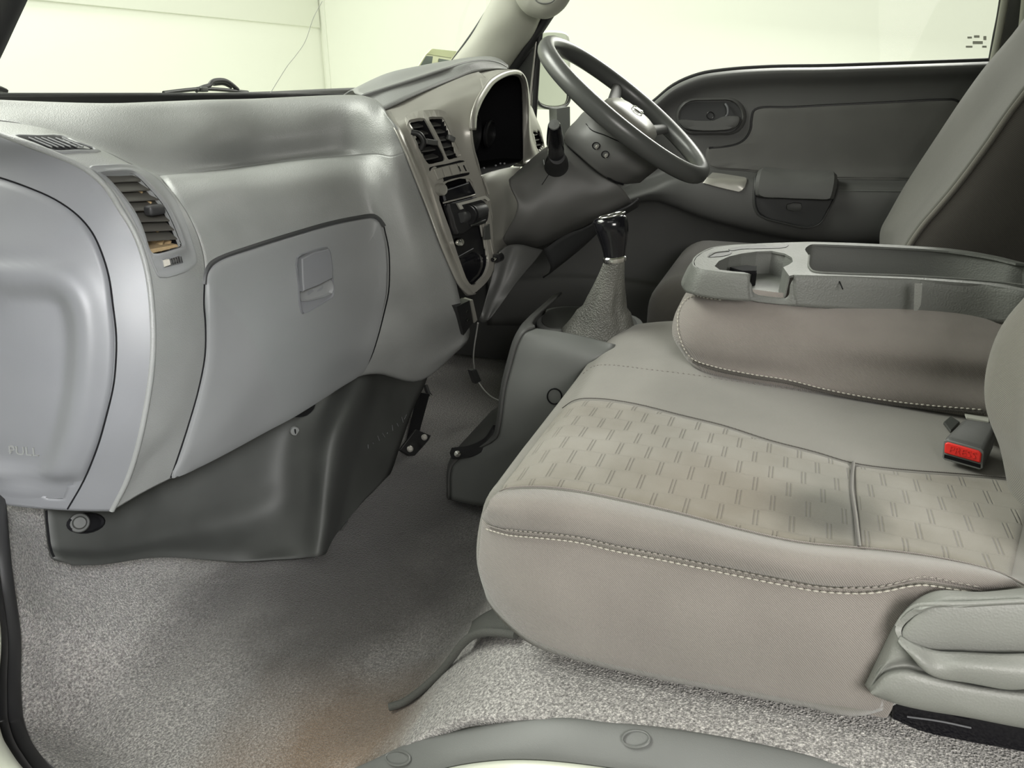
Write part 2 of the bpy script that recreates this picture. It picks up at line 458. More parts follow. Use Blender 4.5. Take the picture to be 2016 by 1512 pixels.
# windscreen
WS = [[p+V(0, .004, -.01) for p in BN[0]]]
WS.append([p+V(0, -.2, .34) for p in WS[0]]); WS.append([V(p.x, p.y-.37, 1.44) for p in WS[0]])
ws = struct(patch('window_1', WS, M['glass'], nu=4, nv=4, thick=0), 'curved windscreen glass')
def onws(px, py): return hit(px, py, .002, [t_ws])
t_ws = tree_of(WS, 4, 4)
crk = [onws(x, y) for x, y in ((634,2),(617,33),(600,82),(582,108),(566,128),(548,156),(532,182))]
tag(tube('crack', [c for c in crk if c], .0007, M['ground'], ws, seg=5), 'thin crack running up the windscreen')
# pillar on the driver's side
AP = [[pX(1000,-60,1.93), pX(1020,-60,1.90), pX(1060,-60,1.90), pX(1092,-60,1.93), pX(1100,-60,1.97)],
      [pX(960,25,1.97), pX(978,20,1.93), pX(1010,30,1.92), pX(1047,62,1.95), pX(1052,66,1.99)],
      [pX(930,66,1.99), pX(945,66,1.95), pX(975,76,1.94), pX(1022,96,1.96), pX(1028,100,2.0)],
      [pX(886,124,2.0), pX(896,124,1.97), pX(935,132,1.95), pX(985,148,1.97), pX(995,152,2.01)],
      [pX(840,180,2.02), pX(850,185,1.99), pX(890,200,1.97), pX(940,210,1.99), pX(955,215,2.03)]]
# left edge of the light trim runs (978,0) to (892,122)
AP[1][0] = pX(962,8,1.99); AP[1][1] = pX(974,8,1.94)
struct(patch('trim_4', AP, M['headliner'], nu=8, nv=6, thick=.006), 'light grey windscreen pillar trim')
struct(tube('trim_5', [pX(1010,-60,2.0), pX(971,4,2.0), pX(934,62,2.0), pX(888,126,2.02)], .006, M['rubber'], seg=8), 'black glass seal beside the light pillar trim')
struct(tube('trim_6', [pX(1092,10,2.0), pX(1054,68,2.0), pX(1020,118,2.0), pX(985,165,2.0)], .018, M['rubber'], seg=10, flat=.8), 'black door seal beside the light pillar trim')
struct(tube('trim_7', [pX(-95,205,.66), pX(-40,105,.65), pX(-2,20,.64), pX(50,-100,.62)], .018, M['rubber'], seg=10), 'black door seal at the near windscreen pillar')

# ---------------------------------------------------------------- carpet
hY = [(1.0,0),(.46,0),(.42,.012),(.38,.032),(.34,.078),(.30,.12),(.258,.152),(.2,.175),(.15,.187),(.1,.2),(0,.215),(-.1,.225),(-.7,.23)]
def hh(y):
    for (a, za), (b, zb) in zip(hY, hY[1:]):
        if a >= y >= b: return za+(zb-za)*(a-y)/(a-b)
    return 0
CX = [.85, 1.0, 1.2, 1.4, 1.7, 2.0]
def frow(y, left, z=None): return left+[V(x, y, hh(y) if z is None else z) for x in CX]
FL = [frow(.97, [pX(10,975,.64), pX(110,985,.68), pY(250,1050,.985)], .04),
      frow(.94, [pX(8,998,.60), pX(108,1030,.67), pY(250,1075,.965)], .012),
      frow(.90, [pX(12,1062,.545), pX(108,1092,.64), pY(250,1108,.935)], 0),
      frow(.865, [pX(22,1150,.522), pX(115,1160,.607), pY(260,1165,.885)]),
      frow(.82, [pX(30,1215,.510), pX(130,1235,.575), pZ(265,1240,.025)]),
      frow(.76, [pX(38,1320,.50), pX(140,1330,.56), pZ(270,1340,.003)]),
      frow(.70, [pX(46,1415,.488), pX(150,1430,.52), pZ(285,1440,0)]),
      frow(.62, [pZ(84,1489,.008), V(.47,.66,0), V(.52,.64,0)])]
for y in (.54, .46, .42, .38, .34, .30, .258, .2, .15, .1, 0, -.1, -.3, -.64):
    x0 = .43 if y > .5 else (.50 if y > .43 else .562)
    FL.append([V(x0, y, hh(y)-.004), V(x0+.03, y, hh(y)), V(x0+.08, y, hh(y))]+[V(x, y, hh(y)) for x in CX])
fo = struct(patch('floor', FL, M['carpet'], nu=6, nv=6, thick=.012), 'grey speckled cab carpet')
# scuff plate over the wheel arch
TA = [(560,1600),(640,1543),(690,1516),(732,1497),(808,1462),(888,1442),(975,1424),(1051,1414),(1121,1413),(1190,1420),(1300,1431),(1450,1455),(1600,1487),(1720,1520),(1900,1580),(2100,1650)]
TBn = [(690,1640),(745,1585),(785,1550),(819,1520),(868,1500),(925,1487),(999,1479),(1060,1479),(1125,1484),(1190,1492),(1300,1508),(1450,1540),(1600,1580),(1720,1620),(1880,1680),(2050,1740)]
ta = [pX(x, y, .568) for x, y in TA]; tb = [pX(x, y, .532) for x, y in TBn]
tm = [a.lerp(b, .5)+V(-.001, 0, .006) for a, b in zip(ta, tb)]
sc = patch('trim_8', [[p+V(.06, 0, -.03) for p in ta], [p+V(.006, 0, -.006) for p in ta], ta, [a.lerp(b, .15)+V(0,0,.005) for a, b in zip(ta, tb)], tm, tb, [p+V(-.004, 0, -.008) for p in tb]], M['sill'], nu=5, nv=6, thick=.003, skin=False)
struct(sc, 'dark grey scuff trim curving over the wheel arch')
t_sc = BVHTree.FromPolygons([tuple(o) for o in gridmesh(gridpts([ta, tm, tb], 5, 6))[0]], gridmesh(gridpts([ta, tm, tb], 5, 6))[1])
def ellipse(cx, cy, rx, ry, rot=0, n=20):
    c, s = math.cos(rot), math.sin(rot)
    return [(cx+rx*math.cos(2*math.pi*k/n)*c-ry*math.sin(2*math.pi*k/n)*s, cy+rx*math.cos(2*math.pi*k/n)*s+ry*math.sin(2*math.pi*k/n)*c) for k in range(n)]
for cx, cy, rx, ry in ((1253,1457,27,15),(786,1494,24,13)):
    pts = [hit(x, y, .002, [t_sc]) for x, y in ellipse(cx, cy, rx, ry)]
    if all(pts): tube('plug', pts, .0012, M['sill'], sc, closed=True, seg=6, n=2)
tc = [p+V(-.006, 0, -.006) for p in tb]; td = [p+V(-.045, 0, -.022) for p in tb]; te = [p+V(-.07, 0, -.10) for p in tb]
struct(patch('trim_9', [tc, [a.lerp(b, .5)+V(0,0,.004) for a, b in zip(tc, td)], td, te, [p+V(0,0,-.25) for p in te]], M['body'], nu=4, nv=6, thick=.003), 'pale painted step edge below the scuff trim')
# door aperture at the near side: carpet edge, seal, painted lip
ed = [(5,985,.60),(8,1010,.575),(15,1099,.53),(22,1158,.515),(30,1210,.51),(37,1266,.505),(38,1340,.50),(41,1377,.495),(46,1415,.49),(59,1452,.475),(82,1487,.46),(120,1530,.44),(220,1600,.42)]
struct(tube('trim_10', [pX(x-3, y, X) for x, y, X in ed], .0035, M['flat_grey'], seg=8), 'thin pale edge binding of the carpet at the door opening')
def shifted(dx, X0): return [pX(x+dx*(1 if y < 1300 else 1.0+(y-1300)/500), y+ (y-1300)*.05, X-X0) for x, y, X in ed]
struct(tube('trim_11', shifted(-17, .012), .012, M['rubber'], seg=10), 'black rubber door seal beside the carpet')
struct(tube('trim_12', shifted(-36, .03), .008, M['black'], seg=10), 'outer lip of the black rubber door seal')
struct(tube('trim_13', shifted(-62, .05), .014, M['body'], seg=10), 'pale painted edge of the door opening')
JS = [[p for p in shifted(-6, .006)], [p+V(-.03,.0,-.01) for p in shifted(-50, .035)], [p+V(-.05,.06,-.02) for p in shifted(-90, .07)]]
struct(patch('wall_side', JS, M['black'], thick=.004), 'dark inside of the door frame beside the carpet')

# ---------------------------------------------------------------- driver's door
SILL = [(960,380),(1030,352),(1100,322),(1180,283),(1240,236),(1288,199),(1326,168),(1375,147),(1429,138),(1516,132),(1630,130),(1782,125),(1949,119),(2080,113)]
def lvl(ys, X): return [(s[0], y) for s, y in zip(SILL, ys)]
def drow(ys, X, Xl=None): return [pX(s[0]+(0), y, X) for s, y in zip(SILL, ys)]
sy = [s[1] for s in SILL]
DR = [drow([y+2 for y in sy], 1.985), drow([y+4 for y in sy], 1.955), drow([y+9 for y in sy], 1.942), drow([y+20 for y in sy], 1.945), drow([y+42 for y in sy], 1.962),
      drow([440,420,400,365,320,290,270,265,262,262,262,262,260,258], 1.965),
      drow([460,440,420,395,360,345,332,330,332,338,345,350,352,352], 1.963),
      drow([466,448,428,404,371,356,343,340,343,350,357,361,363,363], 1.945),
      drow([474,458,438,414,384,368,354,350,355,364,369,374,376,376], 1.915),
      drow([482,466,446,422,394,380,380,390,404,416,425,430,432,432], 1.905),
      drow([488,470,450,425,400,392,402,420,436,455,470,476,478,478], 1.915),
      drow([492,476,456,430,406,400,412,432,448,470,486,492,494,494], 1.95),
      drow([515,500,480,465,450,450,460,475,490,510,520,530,540,540], 1.975),
      drow([545,540,535,540,545,552,556,560,562,565,570,575,580,580], 1.965),
      drow([560,556,552,554,560,566,570,574,576,580,585,590,595,595], 1.95),
      drow([640,640,640,650,660,670,680,690,690,700,700,710,710,710], 1.96)]
M['doorm'] = grain('door_trim_plastic', (.098, .099, .096), .5, 1200, .2, .0003, blotch=.08)
door = patch('door_1', DR, M['doorm'], None, nu=5, nv=6, thick=.01)
struct(door, "charcoal driver's door with cloth insert, closed")
t_door = tree_of(DR, 5, 6)
def od(px, py, off=.002): return hit(px, py, off, [t_door])
M['dark2'] = grain('door_insert_cloth', (.125, .124, .118), .75, 2500, .3, .0003, blotch=.12)
M['doorp'] = grain('door_pocket_plastic', (.035, .036, .037), .5, 1200, .2, .0003, blotch=.1)
ins = [(1486,216),(1560,211),(1630,207),(1740,202),(1860,196),(1880,197),(1892,206),(1897,225),(1900,290),(1900,352),(1801,354),(1649,352),(1590,349),(1535,345),(1470,336),(1398,327),(1392,310),(1396,291),(1425,289),(1452,283),(1468,272),(1478,254),(1480,235)]
relief('cloth_insert', ins, [(1.012,.001),(1.0,.002),(.99,.005),(.97,.006),(.8,.006),(.6,.006),(.4,.006),(.2,.006)], M['dark2'], door, [t_door], center=(1650,275), n=4)
for pts, r in (([(1396,291),(1425,289),(1452,283),(1468,272),(1478,254),(1480,235),(1486,216),(1560,211),(1740,202),(1860,196),(1880,197),(1892,206),(1897,225)], .0026),):
    tube('insert_seam', [od(x, y, .004) for x, y in pts], r, M['black'], door, seg=6)
def stadium(x0, y0, x1, y1, n=10):
    r = (y1-y0)/2; o = []
    for k in range(n+1):
        a = -math.pi/2+math.pi*k/n; o.append((x1-r+r*math.cos(a), y0+r+r*math.sin(a)))
    for k in range(n+1):
        a = math.pi/2+math.pi*k/n; o.append((x0+r+r*math.cos(a), y0+r+r*math.sin(a)))
    return o
hs = relief('handle_bezel', stadium(1332,193,1468,265), [(1.03,.001),(1,.006),(.94,.009),(.9,.006)], M['doorm'], door, [t_door], n=0, closed_c=False)
relief('handle_cup', stadium(1339,200,1461,258), [(1,.0055),(.6,.004),(.3,.004)], M['doorp'], door, [t_door], n=0)
lv = [(1338,236),(1370,237),(1405,237),(1416,233),(1426,229),(1456,230),(1455,243),(1446,252),(1430,256),(1365,256),(1348,250)]
relief('inside_handle', lv, [(1.02,.005),(1,.017),(.9,.02),(.5,.02)], M['doorm'], door, [t_door], n=3)
tube('lock_tab', [od(1429,203,.012), od(1434,212,.016), od(1434,224,.016), od(1430,230,.014)], .003, M['flat_grey'], door, seg=8)
tube('screw_cover', [od(x, y, .0055) for x, y in ellipse(1399,227,7,7,0,14)], .0012, M['black'], door, closed=True, seg=6, n=2)
relief('silver_insert', [(1384,361),(1392,351),(1402,343),(1420,345),(1445,349),(1466,352),(1470,354),(1470,359),(1466,370),(1461,376),(1455,378),(1430,373),(1405,367)], [(1.01,.001),(1,.004),(.96,.005),(.5,.005)], M['silver'], door, [t_door], n=0)
pk = [(1486,366),(1487,352),(1492,347),(1535,353),(1590,357),(1642,357),(1648,362),(1648,378),(1642,393),(1630,415),(1615,438),(1592,446),(1546,438),(1497,423),(1486,404)]
relief('grab_pocket', pk, [(1.02,.002),(1,.008),(.97,.009),(.955,.002),(.5,.002)], M['doorp'], door, [t_door], n=4)
hb = [(1488,356),(1494,351),(1540,356),(1600,360),(1643,361),(1647,368),(1644,382),(1640,392),(1600,393),(1540,391),(1490,386),(1486,372)]
relief('pull_handle', hb, [(1.0,.008),(.99,.022),(.9,.03),(.5,.032)], M['doorm'], door, [t_door], n=4)
relief('switch', [(1550,402),(1577,400),(1577,412),(1551,412)], [(1.05,.003),(1,.01),(.8,.011)], M['dark'], door, [t_door], n=2)
tube('pocket_rim', [od(x, y, .007) for x, y in pk], .0022, M['dark'], door, closed=True, seg=6, n=3)
tube('armrest_line', [od(x, y, .0) for x, y in ((1650,375),(1700,376),(1782,377),(1900,380))], .0018, M['sill'], door, seg=6)
# glass, weatherstrip, frame
SW = [pX(s[0], s[1]-1, 1.998) for s in SILL]
struct(tube('trim_14', SW, .0042, M['rubber'], seg=8, n=4), 'black weatherstrip along the bottom of the driver window')
struct(tube('trim_15', [p+V(-.014, 0, -.008) for p in SW[4:]], .0028, M['flat_grey'], seg=8, n=4), 'grey inner lip of the driver window')
GW = [[p+V(.006, 0, -.01) for p in SW], [V(p.x, p.y, 1.1) for p in SW], [V(p.x-.04, p.y, 1.42) for p in SW]]
w2 = struct(patch('window_2', GW, M['glass'], nu=3, nv=3, thick=0), "driver's door glass")
struct(tube('trim_16', [pX(1058,60,2.0), pX(1052,120,2.0), pX(1044,205,2.0), pX(1040,300,2.0)], .0042, M['silver'], seg=8), 'bright upright strip at the front of the driver window')
struct(tube('trim_17', [pX(1066,40,2.0), pX(1061,90,2.0), pX(1056,160,2.0), pX(1051,240,2.0), pX(1048,310,2.0)], .0075, M['rubber'], seg=8), 'black upright strip at the front of the driver window')
struct(prism('trim_18', [pX(1042,84,2.01), pX(1056,62,2.01), pX(1052,120,2.01), pX(1045,200,2.01), pX(1040,300,2.01), pX(960,300,2.01), pX(985,160,2.01)], (.01,0,0), M['dark'], smooth=False), 'dark corner panel ahead of the driver window')
# rear frame of the door
struct(tube('trim_19', [pX(1949,120,1.995), pX(1958,70,1.995), pX(1966,30,1.995), pX(1975,-30,1.995)], .004, M['rubber'], seg=8), 'thin black seal at the back of the driver window')
struct(tube('trim_20', [pX(1955,128,1.99), pX(1966,75,1.99), pX(1976,20,1.99), pX(1986,-40,1.99)], .0085, M['headliner'], seg=8), 'pale upright frame at the back of the driver window')
struct(prism('trim_21', [pX(1958,150,1.98), pX(1972,80,1.98), pX(1984,20,1.98), pX(1994,-40,1.98), pX(2040,-40,1.98), pX(2035,60,1.98), pX(2030,200,1.98)], (.03,0,0), M['dark'], smooth=False), 'dark door pillar trim behind the driver window')
struct(tube('trim_22', [pX(2012,120,1.95), pX(2022,40,1.95), pX(2030,-40,1.95)], .014, M['headliner'], seg=8), 'pale belt pillar trim at the right edge')
# maker's etching in the corner of the driver's glass
M['etch'] = base_mat('etched_glass', (.62, .64, .55), .7)
e0 = pX(1922,82,1.99)
for k, (dx, dy, ww, h_) in enumerate([(-13,-8,9,4),(1,-10,11,5),(17,-7,6,8),(3,2,20,6),(-14,10,13,4),(16,10,9,4)]):
    a = [pX(1922+dx-ww/2, 82+dy-h_/2, 1.997), pX(1922+dx+ww/2, 82+dy-h_/2, 1.997), pX(1922+dx+ww/2, 82+dy+h_/2, 1.997), pX(1922+dx-ww/2, 82+dy+h_/2, 1.997)]
    if k == 0: vs_e, fs_e = [], []
    b0 = len(vs_e); vs_e += a; fs_e.append((b0, b0+1, b0+2, b0+3))
mob('glass_marking', vs_e, fs_e, M['etch'], w2, smooth=False)

# ---------------------------------------------------------------- the dashboard skin
dash = thing('dashboard', 'grey moulded dashboard running across the cab under the windscreen', 'dashboard', (1.2, .9, .25))
# crease of the outboard rib, from the windscreen down to the lower tip
RIB = [
 [pY(-90,244,.97), pY(-75,238,.99), pY(-60,232,1.01)],
 [pY(0,266,.92), pY(22,256,.94), pY(45,244,.975)],
 [pY(50,283,.885), pY(80,271,.90), pY(112,259,.945)],
 [pY(100,302,.86), pY(150,283,.872), pY(202,296,.915)],
 [pY(160,329,.83), pY(212,313,.838), pY(265,327,.885)],
 [pY(205,365,.805), pY(265,348,.80), pY(314,346,.878)],
 [pY(238,415,.785), pY(300,390,.778), pY(346,385,.80)],
 [pY(265,461,.77), pY(325,445,.763), pY(376,432,.772)],
 [pY(284,514,.757), pY(345,503,.753), pY(400,497,.76)],
 [pY(296,580,.748), pY(350,577,.748), pY(405,572,.755)],
 [pY(300,700,.742), pY(350,700,.748), pY(405,690,.757)],
 [pY(278,849,.757), pY(328,838,.758), pY(380,815,.765)],
 [pY(250,945,.78), pY(300,905,.775), pY(352,900,.775)],
 [pY(219,1007,.80), pY(278,972,.79), pY(336,942,.785)]]
PAD = [
 [V(.66,1.14,.71), V(.8,1.18,.71), V(.93,1.20,.71), V(1.05,1.19,.71), V(1.2,1.16,.71), V(1.34,1.1,.71), V(1.42,1.02,.71), V(1.46,.97,.71)],
 [pY(-90,192,1.08), pY(60,199,1.06), pY(200,203,1.02), pY(320,201,.98), pY(405,198,.945), pY(500,196,.91), pY(600,191,.845), pY(680,188,.78)],
 [pY(-90,205,1.06), pY(55,214,1.03), pY(190,224,.985), pY(318,226,.952), pY(405,222,.92), pY(500,220,.885), pY(600,216,.82), pY(680,213,.757)],
 [pY(-75,220,1.03), pY(48,230,1.0), pY(190,262,.945), pY(314,285,.915), pY(405,280,.89), pY(500,272,.868), pY(600,262,.808), pY(682,254,.752)],
 [pY(-65,228,1.015), pY(46,240,.98), pY(198,289,.925), pY(313,335,.893), pY(405,326,.886), pY(500,315,.872), pY(600,303,.813), pY(686,293,.75)],
 [pY(-60,232,1.01), pY(45,244,.975), pY(202,296,.915), pY(314,346,.878), pY(405,337,.876), pY(500,325,.862), pY(602,313,.803), pY(692,306,.739)]]
# right part of the pad: flows down over the centre stack's flank
ROLL = [
 [V(1.46,.97,.71), V(1.48,.93,.71), V(1.48,.88,.71), V(1.48,.84,.70)],
 [pY(680,188,.78), pY(722,190,.735), pY(745,200,.705), pY(758,216,.68)],
 [pY(680,213,.757), pY(724,216,.708), pY(750,222,.68), pY(764,232,.655)],
 [pY(682,254,.752), pY(728,254,.695), pY(757,256,.66), pY(779,250,.635)],
 [pY(686,293,.745), pY(736,288,.682), pY(767,290,.645), pY(791,280,.625)],
 [pY(692,306,.727), pY(742,304,.672), pY(773,308,.635), pY(799,300,.617)]]
FACE = [
 [pY(314,346,.878), pY(405,337,.876), pY(500,325,.862), pY(602,313,.803), pY(692,306,.739), pY(742,304,.672), pY(773,308,.635), pY(799,300,.617)],
 [pY(324,356,.835), pY(407,349,.83), pY(500,336,.815), pY(603,323,.763), pY(697,317,.712), pY(746,323,.661), pY(778,330,.628), pY(807,322,.612)],
 [pY(346,385,.80), pY(410,377,.79), pY(502,364,.778), pY(606,350,.735), pY(704,348,.69), pY(752,362,.645), pY(787,370,.618), pY(822,360,.602)],
 [pY(376,432,.772), pY(425,428,.768), pY(510,415,.755), pY(615,398,.715), pY(715,386,.675), pY(758,410,.638), pY(800,425,.606), pY(845,418,.587)],
 [pY(400,497,.76), pY(440,496,.757), pY(520,478,.74), pY(625,447,.705), pY(728,425,.664), pY(763,462,.635), pY(815,490,.596), pY(866,475,.57)],
 [pY(405,572,.755), pY(450,572,.752), pY(530,560,.735), pY(635,540,.70), pY(735,520,.662), pY(770,545,.636), pY(830,560,.592), pY(892,535,.556)],
 [pY(405,690,.757), pY(450,670,.752), pY(530,660,.735), pY(635,640,.705), pY(735,620,.672), pY(767,620,.652), pY(840,625,.60), pY(908,600,.555)],
 [pY(380,815,.765), pY(440,790,.757), pY(530,745,.742), pY(635,715,.715), pY(715,680,.685), pY(752,680,.665), pY(835,690,.625), pY(925,655,.57)],
 [pY(352,900,.775), pY(415,860,.765), pY(510,810,.755), pY(605,765,.73), pY(695,715,.705), pY(743,715,.68), pY(830,730,.64), pY(920,672,.575)],
 [pY(336,942,.785), pY(410,908,.775), pY(505,858,.765), pY(600,806,.74), pY(700,744,.712), pY(745,736,.69), pY(830,749,.65), pY(912,680,.59)]]
UNDER = [FACE[-1], [p+V(0,.03,.004) for p in FACE[-1]], [p+V(0,.13,.03) for p in FACE[-1]]]
END = []
CRS = [r[0] for r in RIB]
for r, (lx, ly, X) in zip(RIB, [(-200,236,.70),(-110,250,.70),(-100,290,.695),(-90,325,.69),(-80,362,.675),(-70,400,.66),(-60,450,.645),(-50,500,.63),(-48,560,.617),(-45,620,.605),(-42,740,.59),(-45,860,.575),(-50,940,.567),(-55,982,.56)]):
    c = r[0]; L_ = pX(lx, ly, X)
    m_ = c.lerp(L_, .5)+V(-.006, -.012, 0)
    END.append([L_, c.lerp(L_, .75)+V(-.006,-.008,0), m_, c.lerp(L_, .2)+V(-.003,-.008,0), c])
END_LONG = END+[[p+V(.0,.004,-.03) for p in END[-1]]]
HOLE_V1 = [(198,349),(262,336),(300,366),(350,440),(365,492),(300,504),(284,478),(258,420),(231,385)]
VOPEN = [(188,340),(214,335),(260,335),(277,341),(306,367),(332,400),(350,436),(365,477),(369,500),(355,508),(306,520),(296,510),(281,464),(263,426),(235,383),(205,350)]
skinD = []
def dpatch(name, rows, m, **k):
    o = patch(name, rows, m, dash, **k); return o
t_rib = tree_of(RIB, 8, 8); t_pad = tree_of(PAD); t_roll = tree_of(ROLL); t_face = tree_of(FACE); t_end = tree_of(END_LONG)
DT = [t_rib, t_pad, t_roll, t_face, t_end]
dpatch('outboard_rib', RIB, M['dash'], nu=18, nv=18, holes=[VOPEN])
tube('rib_edge', [p+V(.002,.002,0) for p in CRS[1:]], .0042, M['dash'], dash, seg=10)
dpatch('upper_pad', [a+b[1:] for a, b in zip(PAD, ROLL)], M['dash'], nu=6, nv=6)
dpatch('lower_face', FACE+UNDER[1:], M['dash'], nu=6, nv=6)
FCIN = [(-190,350),(-60,350),(0,362),(48,380),(100,405),(142,434),(168,466),(187,505),(201,550),(209,600),(215,663),(214,712),(209,758),(196,815),(179,874),(154,936),(128,985),(66,980),(0,972),(-190,960)]
dpatch('end_panel', END, M['flat_grey'], nu=10, nv=10, holes=[FCIN])

# ---------------------------------------------------------------- driver-side hood and centre fascia
HT = [[V(1.46,.97,.70), V(1.55,.98,.72), V(1.7,.97,.73), V(1.85,.94,.73), V(1.93,.9,.73), V(1.97,.86,.73), V(1.99,.8,.72), V(2.0,.76,.70)],
      [pY(688,182,.86), pY(760,148,.83), pY(823,133,.80), pY(890,123,.77), pY(925,118,.75), pY(960,116,.72), pY(980,120,.70), pY(999,132,.67)],
      [pY(700,186,.80), pY(760,170,.755), pY(822,151,.73), pY(883,132,.71), pY(924,120,.71), pY(960,117,.69), pY(981,122,.67), pY(999,133,.655)],
      [pY(712,190,.765), pY(762,174,.735), pY(820,155,.71), pY(880,135,.685), pY(924,123,.67), pY(958,120,.655), pY(981,124,.645), pY(999,133.5,.64)],
      [pY(722,197,.755), pY(764,178,.732), pY(822,158.5,.709), pY(881,138,.684), pY(926,126,.655), pY(959,123,.645), pY(982,127,.637), pY(999,134,.632)],
      [pY(752,216,.70), pY(780,203,.69), pY(835,178,.675), pY(890,156,.66), pY(935,141,.645), pY(965,136,.635), pY(984,135,.63), pY(998,135,.628)],
      [pY(753,219,.71), pY(781,206,.70), pY(836,181,.69), pY(891,159,.675), pY(936,144,.66), pY(966,139,.65), pY(985,138,.645), pY(998,138,.64)]]
dpatch('driver_hood', HT[:4], M['dash'], nu=5, nv=6)
dpatch('hood_face', [HT[3], HT[4], HT[5]], M['dash'], nu=4, nv=6)
tube('hood_edge', HT[3], .0028, M['dash'], dash, seg=8)
FA = [[pY(755,217,.705), pY(782,204,.695), pY(836,179,.68), pY(890,157,.665), pY(920,147,.65), pY(942,141,.64)],
      [pY(757,222,.69), pY(788,210,.683), pY(840,187,.665), pY(889,166,.645), pY(922,155,.63), pY(951,148,.61)],
      [pY(768,238,.66), pY(798,224,.65), pY(846,205,.635), pY(889,186,.615), pY(925,172,.60), pY(963,164,.58)],
      [pY(782,262,.635), pY(808,245,.625), pY(851,225,.612), pY(887,212,.597), pY(912,203,.585), pY(939,204,.567)],
      [pY(799,300,.617), pY(830,283,.608), pY(860,272,.598), pY(888,258,.583), pY(908,252,.572), pY(927,256,.557)],
      [pY(822,360,.602), pY(846,345,.60), pY(870,333,.59), pY(897,322,.576), pY(917,317,.566), pY(937,316,.555)],
      [pY(845,418,.587), pY(866,402,.585), pY(890,390,.575), pY(917,381,.563), pY(937,377,.556), pY(957,379,.548)],
      [pY(866,475,.57), pY(885,465,.568), pY(905,455,.56), pY(932,445,.552), pY(951,440,.546), pY(970,440,.54)],
      [pY(889,530,.558), pY(902,523,.556), pY(920,513,.55), pY(944,505,.544), pY(959,500,.54), pY(973,498,.536)],
      [pY(903,560,.552), pY(914,552,.55), pY(928,546,.546), pY(944,535,.542), pY(959,528,.538), pY(972,520,.535)],
      [pY(919,582,.55), pY(926,580,.548), pY(934,576,.546), pY(944,566,.542), pY(954,556,.54), pY(963,546,.537)]]
t_fa = tree_of(FA, 5, 5); TF = [t_fa]
CF = [(798,234),(806,227),(833,221),(862,219),(876,223),(881,234),(893,268),(904,301),(919,332),(939,385),(949,421),(965,498),(969,522),(962,545),(949,561),(929,577),(919,577),(901,530),(880,475),(862,420),(838,345),(818,292)]
VL = [(803,246),(805,240),(815,237),(830,235),(834,236),(838,242),(859,282),(873,310),(872,316),(858,320),(842,323),(837,319),(824,297),(812,272)]
VR = [(842,234),(852,232),(862,232),(870,233),(875,240),(892,275),(904,304),(902,309),(892,312),(882,314),(878,310),(865,278),(851,252)]
RAD = [(862,372),(922,352),(934,385),(946,425),(959,500),(959,522),(952,541),(943,551),(931,561),(921,557),(903,515),(884,455)]
CFI = [(804,241),(812,233),(834,228),(862,226),(872,229),(876,238),(888,271),(899,304),(914,335),(933,388),(943,424),(959,500),(963,521),(957,541),(946,555),(929,571),(922,569),(907,528),(886,473),(868,418),(844,342),(824,289)]
dpatch('centre_fascia', FA, M['fascia'], nu=10, nv=10, holes=[[(x, y) for x, y in CFI]])
# raised edge strip running down the left of the centre stack
L1 = [(757,222,.687),(768,238,.658),(782,262,.633),(799,300,.614),(822,360,.600),(845,418,.585),(866,475,.568),(889,530,.556),(905,562,.55),(924,582,.547)]
edge = [[pY(x-3,y+1,Y+.006) for x,y,Y in L1],[pY(x-1,y,Y-.003) for x,y,Y in L1],[pY(x+5,y-1,Y-.006) for x,y,Y in L1],[pY(x+11,y-3,Y-.003) for x,y,Y in L1],[pY(x+14,y-4,Y+.004) for x,y,Y in L1]]
tag(dpatch('fascia_edge_strip', edge, M['fascia'], nu=4, nv=5), 'bright silver-grey edge strip')
# stack frame with rounded outline around vents and switches
def ring_cover(name, outer, inners, off, m, parent, trees, rim=.004, n=3):
    """a flat cover with openings, thick rim"""
    import mathutils.geometry as mg
    loops = [P2(outer, n, True)]+[P2(i, n, True) for i in inners]
    res = mg.delaunay_2d_cdt([Vector(p) for l in loops for p in l], [], [list(range(sum(len(l) for l in loops[:k]), sum(len(l) for l in loops[:k+1]))) for k in range(len(loops))], 0, 1e-6)
    vco, edges, faces = res[0], res[1], res[2]
    V3 = [hit(p.x, p.y, off, trees) for p in vco]
    fs = []
    for f in faces:
        cx = sum(vco[i].x for i in f)/len(f); cy = sum(vco[i].y for i in f)/len(f)
        if inpoly((cx, cy), loops[0]) and not any(inpoly((cx, cy), l) for l in loops[1:]) and all(V3[i] is not None for i in f): fs.append(tuple(f))
    V3 = [v if v is not None else V(0, 0, 0) for v in V3]
    used = sorted({i for f in fs for i in f}); mp = {u: k for k, u in enumerate(used)}
    return mob(name, [V3[i] for i in used], [tuple(mp[i] for i in f) for f in fs], m, parent, smooth=False, face_cam=True, thick=rim, bev=.0008)
tag(ring_cover('stack_frame', CF, [VL, VR, RAD], .0035, M['fascia'], dash, TF, .006), 'silver-grey centre stack frame')
